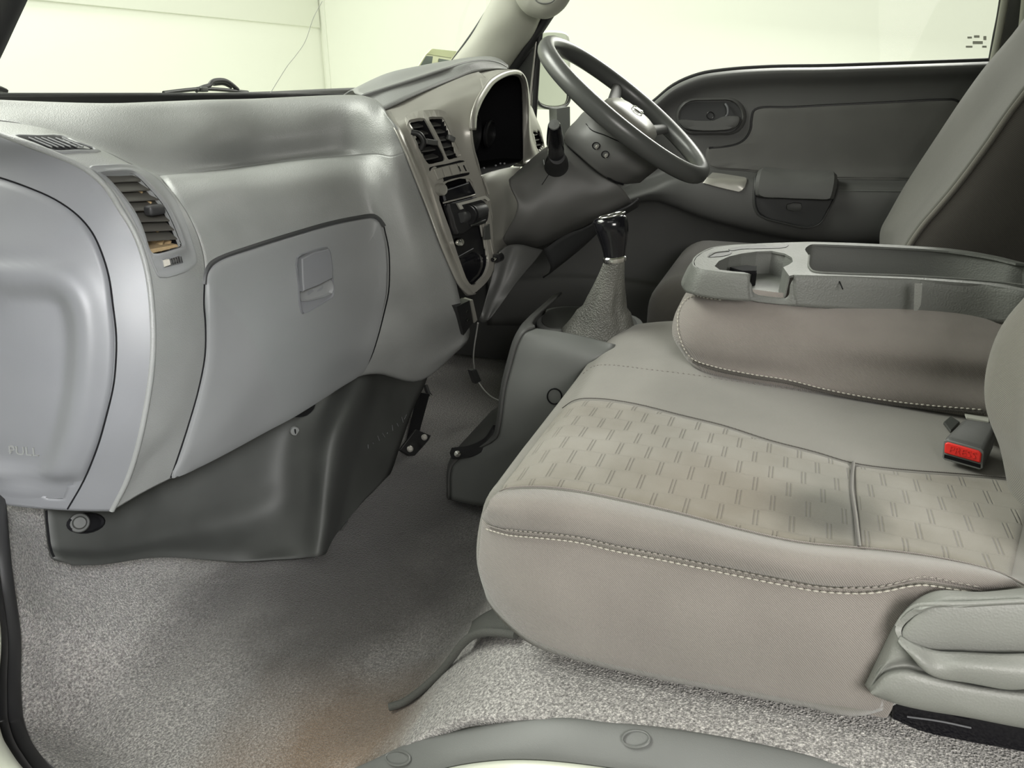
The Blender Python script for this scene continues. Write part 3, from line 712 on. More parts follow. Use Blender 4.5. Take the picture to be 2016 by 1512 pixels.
# cavities behind the openings
def cavity(name, outline, depth, m, parent, trees, n=3, off=0, dirv=(0,1,0)):
    ol = P2(outline, n, True) if n else outline; k = len(ol)
    A = [hit(x, y, off, trees) for x, y in ol]; A = [a for a in A if a is not None]; k = len(A)
    D = Vector(dirv)*depth; vs = A+[a+D for a in A]
    fs = [(j, (j+1) % k, k+(j+1) % k, k+j) for j in range(k)]+[tuple(range(k, 2*k))]
    return mob(name, vs, fs, m, parent, smooth=False)
def vent(outline, slats, trees, par, knob=None, dep=.045, m=None, wob=0.0, dirv=(.12,1,-.1)):
    v = cavity('air_vent', outline, dep, M['void'], par, trees, dirv=dirv)
    for (x0, y0, x1, y1) in slats:
        a, b = hit(x0, y0, 0, trees), hit(x1, y1, 0, trees)
        if a is None or b is None: continue
        f = Vector(dirv).normalized(); mid = (a+b)/2+f*.007+V(0,-.002,.001)
        a2, b2 = a+f*.006, b+f*.006
        u = Vector((0, 0, .0012)); fd = f*.012+V(0, 0, .005)
        vs = [a2+u, b2+u, b2-u, a2-u, a2+u+fd, b2+u+fd, b2-u+fd, a2-u+fd]
        vs = []; fs = []
        K = 6
        for k in range(K+1):
            p = a2.lerp(b2, k/K)+V(0, -.003*math.sin(math.pi*k/K), 0)
            vs += [p+u, p-u, p-u+fd, p+u+fd]
        for k in range(K):
            for q in range(4): fs.append((k*4+q, k*4+(q+1) % 4, (k+1)*4+(q+1) % 4, (k+1)*4+q))
        fs += [(0,1,2,3), (K*4+3, K*4+2, K*4+1, K*4)]
        mob('slat', vs, fs, m or M['dark'], v, smooth=False)
    if knob:
        a, b = hit(knob[0], knob[1], .004, trees), hit(knob[2], knob[3], .004, trees)
        if a is not None and b is not None:
            d = b-a; rt = d.to_track_quat('X', 'Z').to_matrix()
            rbox('vent_knob', (a+b)/2, (d.length, .012, .009), M['dark'], v, .002, rt)
            tube('knob_stem', [(a+b)/2, (a+b)/2+V(.003,.02,-.002)], .003, M['black'], v, seg=8)
    return v
M['slat'] = base_mat('slat_plastic', (.06, .06, .057), .35)
vent(VL, [(805,253,839,248),(813,266,849,262),(822,282,857,278),(828,299,863,294),(836,315,869,308)], TF, dash, (832,279,855,282), m=M['slat'])
vent(VR, [(849,248,874,246),(859,262,882,259),(866,277,891,273),(874,291,897,286),(880,306,901,301)], TF, dash, (879,270,891,276), m=M['slat'])
tube('vent_thumbwheel', [hit(809,262,.002,TF), hit(818,268,.010,TF), hit(826,282,.010,TF), hit(827,294,.002,TF)], .005, M['black'], dash, seg=8)
# switch row
SW4 = [(843,334),(845,330),(875,324),(907,317),(912,322),(919,341),(917,344),(886,352),(856,361),(850,354)]
sb = relief('switch_panel', SW4, [(1.06,.004),(1.03,.0045),(.9,.0045),(.5,.0045)], M['void'], dash, TF)
for q in ([(845,334),(861,330),(868,351),(855,356)], [(862,329.5),(876,326),(883,347.5),(869.5,350.5)], [(877.5,325.8),(892,322.3),(899,343.3),(884.5,347)], [(893.2,322),(909,318.6),(917,339.5),(900.2,343)]):
    relief('switch_button', q, [(1.0,.0045),(.98,.010),(.9,.011),(.4,.011)], M['fascia'], sb, TF, n=0)
tube('switch_slot', [hit(895,328,.0114,TF), hit(899,338,.0114,TF)], .0009, M['void'], sb, seg=6)
tube('switch_slot', [hit(904,326,.0114,TF), hit(909,337,.0114,TF)], .0013, M['void'], sb, seg=6)
# radio slot and the dark lower pocket
rc = cavity('radio_slot', RAD, .05, M['void'], dash, TF, dirv=(.12,1,-.1))
relief('radio', [(866,374),(921,357),(932,379),(932,383),(900,391),(872,397)], [(1.02,-.004),(1,.003),(.93,.006),(.5,.006)], M['gloss'], dash, TF, n=0)
tube('radio_trim', [hit(868,378,.008,TF), hit(916,361,.008,TF)], .0008, M['flat_grey'], dash, seg=6)
tube('radio_trim', [hit(868,401,.006,TF), hit(930,384,.006,TF)], .0016, M['fascia'], dash, seg=6)
tube('radio_trim', [hit(871,405,.006,TF), hit(932,388,.006,TF)], .0008, M['flat_grey'], dash, seg=6)
kc = hit(860,375,.008,TF)
kn = lathe('radio_knob', [(.005,-.01),(.0105,-.01),(.0105,.006),(.0095,.009),(.008,.007),(0.0,.007)], kc, (-.45,-.88,.1), M['hood'], dash, seg=28)
relief('storage_tray', [(889,462),(946,440),(960,500),(930,510),(901,506)], [(1.0,-.03),(.99,-.008),(.9,-.01),(.5,-.012)], M['black'], dash, TF, n=0)
tube('tray_edge', [hit(901,506,.000,TF), hit(932,489,.000,TF)], .0008, M['flat_grey'], dash, seg=6)
relief('ashtray', [(903,512),(940,496),(958,505),(962,526),(948,553),(922,562)], [(1.0,-.02),(.99,-.006),(.9,-.005),(.5,-.005)], M['gloss'], dash, TF, n=0)
lathe('lighter_knob', [(.004,-.01),(.0075,-.006),(.0075,.006),(.006,.009),(0,.0095)], hit(898,477,.006,TF), (-.5,-.8,.15), M['chrome'], dash, seg=20)
tube('fascia_inner_lip', [hit(x, y, .005, TF) for x, y in ((950,422),(956,452),(962,480),(966,499))], .0018, M['fascia'], dash, seg=6)
# fuse socket low on the stack
fp = [(901,603),(925,592),(933,632),(912,657)]
dpx = [t_face]
ff = cavity('power_socket', [(902,600),(925,592),(930,625),(912,655)], .0, M['gloss'], dash, [t_face], n=0) if False else None
so = [pY(899,604,.553), pY(925,591,.545), pY(936,628,.556), pY(913,660,.572)]
prism('power_socket_panel', so, (.01,.02,0), M['black'], dash, smooth=False)
prism('power_socket_bezel', [pY(926,592,.543), pY(931,590,.541), pY(940,630,.553), pY(934,636,.556)], (.01,.02,0), M['fascia'], dash, smooth=False)
for x, y in ((917,612),(919,630)): lathe('socket_pin', [(.003,0),(.003,.004),(0,.0045)], pY(x,y,.556), (-.5,-.85,0), M['chrome'], dash, seg=12)
# instrument cluster: opening, bowl, dials
OPn = [(928,256),(930,229),(939,204),(951,183),(965,164),(983,152),(1001,146),(1014,147),(1023,154),(1028,172),(1029,205),(1029,260),(1029,313),(1014,323),(1000,331),(983,334),(948,344),(940,323),(932,295)]
def opY(x): return .557+.04*(x-928)/101
def ringpts(poly, n=3, dy=0, s=1, c=(980,245)): return [pY(c[0]+(x-c[0])*s, c[1]+(y-c[1])*s, opY(x)+dy) for x, y in P2(poly, n, True)]
R0 = ringpts(OPn, dy=.016)
loft('instrument_bowl', [R0, [p+V(0,.05,0) for p in R0], [p+V(.0,.12,-.01) for p in R0]], M['void'], dash, cap=False)
bk = [p+V(0,.115,-.009) for p in R0]
cl = mob('instrument_lens', bk, [tuple(range(len(bk)))], M['screen'], dash, smooth=False, face_cam=True)
for cx, cz, r in ((1.46,.665,.042),(1.58,.665,.045),(1.68,.66,.03)):
    lathe('gauge', [(r,0),(r,-.006),(r-.004,-.008),(r-.004,-.002),(0,-.002)], (cx, .672, cz), (0,1,.1), M['black'], cl, seg=32)
for (x, y) in ((952,331),(975,326),(984,322),(992,322)):
    lathe('indicator', [(.002,0),(.002,.003),(0,.004)], pY(x, y, opY(x)+.03), (-.6,-.8,.1), M['flat_grey'], cl, seg=10)
# rim of the cluster hood: bright lip from fascia over the top and down the driver's side
OUT = [(927,256),(929,229),(937,203),(949,181),(963,161),(981,148),(1001,141),(1018,141),(1027,148),(1033,160),(1037,183),(1039,204),(1039,231),(1042,264),(1051,290),(1058,305),(1034,326),(1029,330)]
INN = [(929,256),(931,229),(940,204),(952,183),(966,165),(984,153),(1001,147),(1014,147),(1023,154),(1028,172),(1029,205),(1029,231),(1029,255),(1029,280),(1029,300),(1029,314),(1029,325)]
OUT = OUT[:17]
ra = [pY(x, y, opY(x)+.012) for x, y in OUT]; rb_ = [pY(x, y, opY(x)-.004) for x, y in OUT]; rd = [pY(x, y, opY(x)+.01) for x, y in INN]
rcn = [a.lerp(b, .6)+V(0,-.006,0) for a, b in zip(rb_, rd)]
LL = [(927,256),(929,279),(933,300),(939,320),(945,345)]
tube('opening_edge', [pY(x+1, y, opY(x)-.001) for x, y in LL], .0022, M['fascia'], dash, seg=8)
dpatch('cluster_hood_lip', [[p+V(.0,.03,-.0) for p in ra], ra, rb_, rcn, rd], M['fascia'], nu=4, nv=5)
# upper hood shell joining the fascia to the lip
SH = [[pY(936,143,.66), pY(960,138,.65), pY(980,136,.645), pY(998,136,.64), pY(1012,138,.635), pY(1022,143,.63), pY(1029,150,.625)],
      [pY(940,145,.64), pY(963,141,.63), pY(984,138,.625), pY(1001,138,.62), pY(1014,139,.62), pY(1023,144,.62), pY(1030,152,.62)],
      [pY(945,155,.605), pY(965,148,.602), pY(985,142,.60), pY(1002,139.5,.60), pY(1016,140,.602), pY(1025,146,.605), pY(1032,156,.608)],
      [pY(951,178,.57), pY(964,161,.575), pY(982,148,.58), pY(1001,141,.584), pY(1018,141,.59), pY(1027,148,.594), pY(1033,160,.598)]]
dpatch('cluster_hood', SH, M['fascia'], nu=5, nv=5)
# right-hand end of the fascia with its small vent
RF = [[pY(1036,185,.64), pY(1040,195,.64), pY(1044,206,.64), pY(1049,214,.64)],
      [pY(1037,205,.61), pY(1042,212,.61), pY(1048,222,.61), pY(1055,230,.61)],
      [pY(1039,240,.60), pY(1046,244,.60), pY(1056,248,.60), pY(1065,254,.60)],
      [pY(1043,268,.60), pY(1050,272,.60), pY(1060,275,.60), pY(1071,280,.60)],
      [pY(1050,300,.60), pY(1058,303,.60), pY(1067,305,.60), pY(1078,308,.60)],
      [pY(1040,335,.60), pY(1055,330,.60), pY(1070,330,.60), pY(1085,335,.60)]]
t_rf = tree_of(RF); V3 = [(1049,259),(1062,256),(1072,288),(1062,300),(1057,296)]
dpatch('driver_side_fascia', RF, M['fascia'], nu=6, nv=6, holes=[V3])
vent(V3, [(1050,267,1065,263),(1053,277,1068,273),(1056,287,1071,283)], [t_rf], dash, m=M['slat'], dep=.03)

# ---------------------------------------------------------------- passenger side details of the dashboard
# outboard vent
VB = [(176,331),(200,328),(235,328),(262,328),(283,337),(314,359),(344,398),(364,441),(379,488),(385,514),(383,522),(372,530),(314,546),(306,544),(301,525),(288,485),(268,437),(236,387),(203,350)]
TD = [t_rib, t_face]
def frame_strip(name, outer, inner, prof, m, parent, trees, n=4):
    """raised bezel between two traced outlines with the same number of points"""
    A = P2(outer, n, True); B = P2(inner, n, True); k = len(A); vs = []; fs = []
    for (s, off) in prof:
        for a, b in zip(A, B):
            p = hit(a[0]+(b[0]-a[0])*s, a[1]+(b[1]-a[1])*s, off, trees); vs.append(p if p is not None else vs[-1].copy())
    for r in range(len(prof)-1):
        for j in range(k): fs.append((r*k+j, r*k+(j+1) % k, (r+1)*k+(j+1) % k, (r+1)*k+j))
    return mob(name, vs, fs, m, parent, face_cam=True, sharp=60)
VBo = [(176,331),(210,327),(262,328),(283,337),(314,359),(344,398),(364,441),(380,490),(385,516),(374,529),(314,546),(303,530),(284,481),(265,438),(233,386),(204,352)]
VBi = [(196,345),(218,342),(257,341),(270,347),(298,375),(321,402),(337,431),(351,465),(357,484),(345,489),(299,499),(292,492),(278,447),(262,414),(236,380),(209,352)]
vf = frame_strip('vent_bezel', VBo, VBi, [(-.02,.0),(0,.0025),(.12,.003),(.2,.0015),(.75,.0015),(.85,.0045),(.97,.004),(1.0,-.006)], M['dash_low'], dash, TD)
vv = vent(VBi, [], TD, dash, dep=.05, dirv=(.1,1,-.25))
# broad curved louvres
lou = [((200,345),(262,343)),((212,358),(278,355)),((228,377),(298,373)),((244,396),(314,392)),((257,414),(325,412)),((268,436),(335,434)),((278,455),(344,452)),((286,474),(350,470)),((292,492),(354,486))]
M['louvre'] = base_mat('dusty_louvre', (.05, .047, .041), .5)
M['rust'] = grain('dusty_duct', (.26, .18, .09), .9, 500, .6, .001, col2=(.45, .33, .18), blotch=.5)
for (a, b) in lou[1:-1]:
    p, q = hit(*a, -.001, TD), hit(*b, -.001, TD)
    if p is None or q is None: continue
    vs = []; fs = []; K = 8
    for k in range(K+1):
        c = p.lerp(q, k/K); d = V(.002, .017, .0105)
        vs += [c+V(0,0,.0008), c-V(0,0,.0008), c+d-V(0,0,.0008), c+d+V(0,0,.0008)]
    for k in range(K):
        for r in range(4): fs.append((k*4+r, k*4+(r+1) % 4, (k+1)*4+(r+1) % 4, (k+1)*4+r))
    fs += [(0,1,2,3), (K*4+3,K*4+2,K*4+1,K*4)]
    mob('louvre', vs, fs, M['louvre'], vv, smooth=False)
ka, kb = hit(288,420,.006,TD), hit(324,414,.006,TD)
rbox('vent_knob', (ka+kb)/2+V(0,.006,0), ((kb-ka).length*.8, .014, .013), M['rubber'], vv, .004, (kb-ka).to_track_quat('X','Z').to_matrix())
for x, y in ((262,352),(303,392),(316,450),(345,480),(330,470),(283,366)):
    c = hit(x, y, -.022, TD)
    if c is not None: rbox('duct_fin', c, (.003, .02, .022), M['rust'], vv, .0005, Euler((.3,.2,.3)))
c0 = [hit(*p, -.03, TD) for p in ((205,350),(262,345),(330,420),(352,484),(300,496),(262,425))]
if all(c0): mob('dusty_back', [c+V(0,.004,0) for c in c0], [(0,1,2,3,4,5)], M['rust'], vv, smooth=False)
c1 = [hit(*p, -.004, TD) for p in ((298,490),(353,480),(356,485),(300,498))]
if all(c1): prism('dusty_ledge', c1, (0,.02,.002), M['rust'], vv, smooth=False)
# thumbwheel below the vent
tw = frame_strip('thumbwheel_slot', [(316,511),(352,500),(358,518),(320,528)], [(318,512),(351,502),(356,517),(321,526)], [(0,.001),(.5,.003),(1,-.001)], M['dash_low'], dash, TD, n=1)
relief('thumbwheel', [(321,513),(350,504),(354,516),(323,525)], [(1,.0),(.9,.004),(.5,.006),(.1,.0065)], M['dark'], tw, TD, n=0)
relief('thumbwheel_mark', [(318,513),(326,510),(329,523),(321,526)], [(1,.002),(.8,.0075),(.3,.0075)], M['stitch'], tw, TD, n=0)
for k in range(5):
    x = 331+k*4.4
    tube('thumbwheel_rib', [hit(x, 510-k*1.1, .0062, TD), hit(x+3, 521-k*1.1, .0062, TD)], .0006, M['black'], tw, seg=5)
# side demister grille
dg_ = frame_strip('demister_bezel', [(17,266),(70,266),(126,267),(162,283),(199,299),(156,301),(112,302),(62,283)], [(33,269),(76,269),(119,269),(152,281),(185,294),(146,295),(106,296),(68,282)], [(0,.0),(.15,.0015),(.8,.0015),(1,-.003)], M['dash_low'], dash, [t_rib], n=3)
gg = relief('demister_grille', [(33,269),(76,269),(119,269),(152,281),(185,294),(146,295),(106,296),(68,282)], [(1,-.0),(.97,.0005),(.5,.0005)], M['void'], dash, [t_rib], n=3)
for k in range(6):
    a = hit(57+k*12.5, 274.2+k*.1, .002, [t_rib]); b = hit(102+k*12.2, 292.8-k*.2, .002, [t_rib])
    if k > 3: a = hit(60+k*12.5, 275, .002, [t_rib])
    if a is not None and b is not None: tube('grille_bar', [a, b], .0012, M['dash_low'], gg, seg=6)
# glovebox lid
GBo = [(405,545),(408,536),(416,524),(433,512),(499,489),(585,462),(648,444),(700,433),(734,429),(745,435),(755,452),(762,489),(764,529),(762,575),(753,615),(743,658),(730,700),(715,730),(668,762),(621,792),(576,820),(521,849),(451,887),(382,922),(337,941),(354,894),(375,828),(392,766),(403,710),(406,631),(403,575)]
gb = relief('glovebox_lid', GBo, [(1.0,-.004),(.998,.002),(.99,.005),(.975,.006),(.9,.006),(.8,.006),(.65,.006),(.5,.006),(.35,.006),(.2,.006),(.1,.006)], M['dash_low'], dash, TD, center=(575,650), n=5)
def seam(name, pts, r, trees, parent, off=.0, m=None, closed=False):
    P = [hit(x, y, off, trees) for x, y in P2(pts, 4, closed)]; P = [p for p in P if p is not None]
    return tube(name, P, r, m or M['void'], parent, closed=closed, seg=6, n=0)
seam('lid_gap', [(402,560),(405,540),(414,522),(432,510),(499,486),(585,459),(648,441),(700,430),(736,426),(748,433),(756,446)], .0042, TD, dash, -.001, M['doorp'])
seam('lid_gap', [(756,446),(765,489),(767,529),(765,575),(756,617),(745,660),(731,702),(716,731)], .0012, TD, dash)
seam('lid_gap', [(402,560),(401,600),(404,640),(403,700),(390,768),(373,828),(351,897),(336,940)], .0014, TD, dash)
# latch: recessed scoop with a flap above
TG = [BVHTree.FromPolygons([tuple(Vector(v.co)+WORLD[gb.name]) for v in gb.data.vertices], [tuple(p.vertices) for p in gb.data.polygons])]
relief('latch_scoop', [(583,506),(610,494),(640,486),(645,487),(651,520),(656,560),(655,582),(640,594),(620,606),(600,617),(594,618),(588,600),(586,560)], [(1.0,.0005),(.97,.0035),(.93,.001),(.85,.0005),(.4,.0005)], M['flat_grey'], gb, TG, n=3)
relief('latch_flap', [(585,508),(610,495),(640,488),(644,495),(648,530),(647,546),(620,560),(588,573),(586,545)], [(1.0,.0005),(.98,.011),(.92,.0125),(.5,.0125)], M['flat_grey'], gb, TG, n=0)
relief('latch_hollow', [(588,575),(620,562),(646,549),(653,562),(650,576),(620,588),(590,592)], [(1.0,.0045),(.85,.001),(.5,.0005)], M['dash_low'], gb, TG, n=2)
# fuse cover on the outboard end, with its hollow and the word cast in it
FCo = [(-60,338),(0,352),(50,369),(109,395),(152,425),(179,458),(198,498),(212,544),(220,597),(226,663),(225,714),(220,762),(207,821),(190,880),(163,946),(132,1001),(66,996),(0,988),(-60,975)]
HOL = [(-80,580),(-20,578),(40,578),(95,580),(118,592),(131,617),(138,663),(137,700),(131,770),(117,840),(99,895),(78,926),(40,930),(5,922),(-40,905),(-80,890)]
def dist_in(q, poly):
    ins = inpoly(q, poly); best = 1e9; n = len(poly)
    for i in range(n):
        x0, y0 = poly[i]; x1, y1 = poly[(i+1) % n]; dx, dy = x1-x0, y1-y0
        t = max(0, min(1, ((q[0]-x0)*dx+(q[1]-y0)*dy)/(dx*dx+dy*dy+1e-9)))
        best = min(best, math.hypot(q[0]-x0-t*dx, q[1]-y0-t*dy))
    return best if ins else -best
def smooth01(t): t = max(0, min(1, t)); return t*t*(3-2*t)
HOL2 = P2(HOL, 3, True)
def fuse_off(x, y):
    d = dist_in((x, y), HOL2)
    o = .004
    # swelling roll around the hollow, only below the shoulder line
    sh = smooth01((y-505)/30)
    ring = math.exp(-((d+38)/30)**2)
    o += .007*ring*sh
    o -= .011*smooth01((d+22)/40)*sh
    o -= .010*smooth01((y-925)/28)*smooth01((190-x)/60)
    return o
vs = []; fs = []; FP = P2(FCo, 5, True); k = len(FP); cfx, cfy = 40, 680; NR = 34
for r in range(NR+1):
    s = 1-r/NR
    for (x, y) in FP:
        qx, qy = cfx+(x-cfx)*s, cfy+(y-cfy)*s
        p = hit(qx, qy, fuse_off(qx, qy)*(1 if r else 0), [t_end]); vs.append(p if p is not None else vs[-1].copy())
for r in range(NR):
    for j in range(k): fs.append((r*k+j, r*k+(j+1) % k, (r+1)*k+(j+1) % k, (r+1)*k+j))
fc = mob('fuse_cover', vs, fs, M['flat_grey'], dash, face_cam=True)
seam('cover_gap', [(-40,341),(0,350),(50,367),(109,393),(153,424),(181,457),(200,497),(214,543),(222,597),(229,663),(228,714),(223,762),(209,821),(192,880),(165,946),(133,1002)], .0011, [t_end], dash, .0005)
TC = [BVHTree.FromPolygons([tuple(v) for v in vs], fs)]
po = hit(47, 888, .0006, TC); pxv = hit(75, 890, .0006, TC)-hit(20, 886, .0006, TC); pyv = hit(47, 875, .0006, TC)-hit(47, 900, .0006, TC)
lettering('pull_lettering', 'PULL', .0165, po, pxv, pyv, M['dash'], fc, .0013)
prism('lettering_arrow', [hit(x, y, .0008, TC) for x, y in ((17,888),(24,884),(24,892))], (0,.0005,0), M['dash'], fc, smooth=False)

# ---------------------------------------------------------------- lower cover under the dashboard
kp = thing('footwell_cover', 'dark grey moulded cover below the glovebox, bolted near the door', 'panel', (.9, .85, 0))
KP = [[pY(88,930,.92), pY(180,940,.915), pY(320,880,.92), pY(450,820,.88), pY(560,765,.85), pY(640,715,.815), pY(706,700,.755), pY(775,690,.765), pY(850,700,.74)],
      [pY(89,975,.912), pY(195,985,.908), pY(320,925,.91), pY(450,870,.87), pY(560,815,.835), pY(638,765,.795), pY(708,735,.738), pY(775,735,.755), pY(840,748,.735)],
      [pY(91,1010,.903), pY(200,1015,.90), pY(320,975,.90), pY(450,930,.865), pY(555,875,.825), pY(622,820,.775), pY(686,790,.722), pY(755,785,.745), pY(815,802,.735)],
      [pY(94,1045,.897), pY(205,1045,.893), pY(322,1015,.895), pY(450,980,.86), pY(552,935,.815), pY(606,890,.765), pY(660,850,.712), pY(728,845,.735), pY(790,872,.73)],
      [pY(99,1078,.89), pY(210,1078,.886), pY(322,1055,.89), pY(455,1030,.855), pY(552,1000,.805), pY(600,975,.758), pY(643,945,.705), pY(700,930,.728), pY(766,938,.73)],
      [pY(106,1096,.872), pY(208,1100,.868), pY(323,1085,.868), pY(462,1085,.82), pY(545,1075,.775), pY(592,1065,.735), pY(634,1040,.69), pY(675,1010,.718), pY(722,980,.725)],
      [pY(146,1113,.866), pY(208,1110,.864), pY(323,1097,.865), pY(469,1106,.81), pY(540,1100,.76), pY(590,1098,.72), pY(627,1095,.685), pY(650,1080,.708), pY(672,1038,.715)]]
patch('cover_shell', KP, M['kick'], kp, nu=6, nv=6, thick=.004)
t_kp = tree_of(KP, 6, 6)
TK = [t_kp]
bo = relief('bolt_recess', ellipse(168,1030,34,18,-.12,20), [(1.15,.001),(1.0,.003),(.93,-.0),(.6,.001)], M['void'], kp, TK, n=0)
bc = hit(151,1030,.004,TK)
lathe('bolt', [(.014,-.004),(.014,.003),(.0125,.005),(.009,.0055),(.009,.012),(.0075,.014),(0,.0143)], bc, (-.45,-.75,.45), M['kick'], kp, seg=28)
sc_ = hit(581,849,.002,TK)
scr = lathe('screw', [(.009,0),(.009,.003),(.0075,.005),(0,.0055)], sc_, (-.6,-.7,.2), M['sill'], kp, seg=24)
rbox('screw_slot', sc_+V(-.6,-.7,.2).normalized()*.0056, (.002,.002,.009), M['void'], scr, 0)
relief('notch', [(576,820),(600,807),(621,793),(618,806),(605,818),(590,822)], [(1.0,.001),(.5,.001)], M['void'], kp, TK, n=2)
seam('cover_edge', [(91,1005),(94,1047),(101,1085),(106,1096)], .0015, TK, kp)
random.seed(3)
for k in range(11):
    x = 724+k*9.5; y = 878-k*7.5
    a = hit(x, y+random.uniform(-5,5), .0008, TK); b = hit(x+random.uniform(-5,5), y+random.uniform(3,8), .0008, TK)
    if a is not None and b is not None: tube('scuff_mark', [a, b], .0006, M['flat_grey'], kp, seg=5)
# dark tunnel wall behind the pedals side
TW = [[V(1.25,.98,.02), V(1.6,.98,.02), V(2.0,.98,.02)], [V(1.25,1.0,.3), V(1.6,1.0,.3), V(2.0,1.0,.3)], [V(1.25,.92,.62), V(1.6,.92,.62), V(2.0,.9,.62)]]
struct(patch('wall_firewall', TW, M['void'], thick=.01), "dark wall ahead of the driver's footwell")
struct(rbox('wall_driver_side', (2.0, .2, .12), (.03, 1.6, .34), M['dark'], bev=.004), "low cab side below the driver's door")

# ---------------------------------------------------------------- steering column cover and knee panel
colm = thing('steering_column', 'dark grey plastic steering column shroud behind the wheel', 'steering column', (1.55, .45, .4))
# rows run along the cover from the dashboard side up to the wheel; columns from its upper edge round the near side to underneath
CC = [[pX(1040,318,1.62), pX(1012,344,1.50), pX(1002,357,1.435), pX(1008,372,1.425), pX(1019,400,1.42), pX(1014,425,1.42), pX(1000,452,1.43), pX(989,476,1.45), pX(982,492,1.50)],
      [pX(1054,306,1.62), pX(1036,326,1.52), pX(1030,345,1.455), pX(1036,375,1.44), pX(1042,405,1.43), pX(1040,432,1.43), pX(1030,455,1.44), pX(1024,473,1.47), pX(1020,486,1.54)],
      [pX(1070,293,1.62), pX(1062,308,1.54), pX(1060,328,1.475), pX(1068,358,1.455), pX(1072,390,1.445), pX(1070,420,1.445), pX(1064,450,1.455), pX(1059,473,1.48), pX(1056,488,1.54)],
      [pX(1088,282,1.62), pX(1086,294,1.55), pX(1092,315,1.485), pX(1100,345,1.465), pX(1105,375,1.46), pX(1106,405,1.46), pX(1104,432,1.47), pX(1101,455,1.49), pX(1098,472,1.54)],
      [pX(1110,273,1.62), pX(1113,283,1.56), pX(1125,305,1.50), pX(1135,330,1.485), pX(1142,358,1.475), pX(1147,385,1.475), pX(1150,410,1.485), pX(1152,430,1.50), pX(1153,446,1.55)],
      [pX(1125,285,1.62), pX(1135,296,1.565), pX(1152,315,1.51), pX(1165,335,1.495), pX(1178,358,1.49), pX(1186,380,1.49), pX(1192,398,1.50), pX(1197,412,1.51), pX(1200,424,1.55)],
      [pX(1160,305,1.62), pX(1168,316,1.57), pX(1182,330,1.52), pX(1196,342,1.505), pX(1210,357,1.50), pX(1222,368,1.505), pX(1232,380,1.515), pX(1240,392,1.53), pX(1246,402,1.56)]]
patch('lower_shroud', CC, M['column'], colm, nu=6, nv=6, thick=.004)
t_cc = tree_of(CC, 6, 6)
# upper housing next to the wheel
UC = [[pX(1110,275,1.62), pX(1114,285,1.55), pX(1132,300,1.50), pX(1152,318,1.482), pX(1172,335,1.475), pX(1190,348,1.48), pX(1208,357,1.49), pX(1228,362,1.51), pX(1260,360,1.56)],
      [pX(1113,262,1.62), pX(1117,266,1.55), pX(1136,280,1.495), pX(1158,300,1.475), pX(1180,318,1.468), pX(1200,333,1.47), pX(1222,346,1.482), pX(1245,352,1.50), pX(1272,350,1.55)],
      [pX(1121,250,1.62), pX(1126,254,1.55), pX(1146,266,1.49), pX(1170,284,1.472), pX(1192,302,1.465), pX(1212,318,1.465), pX(1236,332,1.475), pX(1260,341,1.49), pX(1285,340,1.55)],
      [pX(1134,237,1.62), pX(1138,240,1.56), pX(1158,250,1.495), pX(1182,266,1.475), pX(1204,284,1.468), pX(1226,302,1.468), pX(1250,318,1.478), pX(1275,328,1.495), pX(1300,328,1.55)],
      [pX(1148,221,1.63), pX(1153,224,1.58), pX(1172,234,1.51), pX(1196,250,1.49), pX(1218,268,1.48), pX(1240,286,1.48), pX(1264,302,1.49), pX(1286,314,1.51), pX(1312,316,1.56)],
      [pX(1160,219,1.66), pX(1170,222,1.62), pX(1186,228,1.56), pX(1208,240,1.53), pX(1230,256,1.52), pX(1254,274,1.52), pX(1276,290,1.53), pX(1298,302,1.55), pX(1320,308,1.60)]]
patch('upper_housing', UC, M['column'], colm, nu=6, nv=6, thick=.004)
t_uc = tree_of(UC, 6, 6)
for x, y in ((1174,287),(1192,304)):
    relief('screw_hole', ellipse(x, y, 7, 6.5, 0, 16), [(1.15,.001),(1,.002),(.85,-.002),(.4,-.004)], M['void'], colm, [t_uc], n=0)
    c = hit(x+2, y+3, -.0005, [t_uc]); lathe('screw', [(.0045,0),(.0045,.0016),(0,.002)], c, (-.7,-.5,-.2), M['silver'], colm, seg=14)
tube('housing_seam', [hit(x, y, .0005, [t_uc]) for x, y in ((1154,244),(1166,257),(1190,266),(1215,277),(1234,284))], .0009, M['void'], colm, seg=6)
tube('housing_seam', [pX(x, y, X) for x, y, X in ((1113,276,1.58),(1124,293,1.52),(1152,313,1.488),(1185,340,1.483),(1209,357,1.485),(1227,363,1.50))], .002, M['void'], colm, seg=6)
tube('shroud_split', [hit(x, y, .0005, [t_cc]) for x, y in ((1081,343),(1075,352),(1067,364))], .0007, M['void'], colm, seg=6)
# stalk with rubber boot
stk = Vector(pX(1091,246,1.335)); base = Vector(pX(1096,322,1.462)); ax = (stk-base)
L_ = ax.length
sk = lathe('indicator_stalk', [(.0150,.02),(.0155,L_*.35),(.0150,L_*.52),(.0163,L_*.56),(.0152,L_*.7),(.0132,L_*.86),(.0112,L_*.975),(.0100,L_*1.0),(0,L_*1.012)], base, ax, M['gloss'], colm, seg=28, sharp=30)
lathe('stalk_cap', [(.0098,L_*1.0),(.0094,L_*1.02),(0,L_*1.025)], base, ax, M['sill'], sk, seg=24)
lathe('stalk_boot', [(.024,-.02),(.0225,.0),(.0215,.010),(.0185,.022),(.0165,.034),(.0150,.045)], base, (ax.normalized()*.8+V(-.5,-.2,.1)), M['rubber'], colm, seg=28, sharp=30)
tube('boot_ring', [hit(x, y, .0015, [t_cc]) or V(0,0,0) for x, y in ellipse(1095,317,25,25,0,18)[0:10]], .0016, M['sill'], colm, seg=6, n=2)
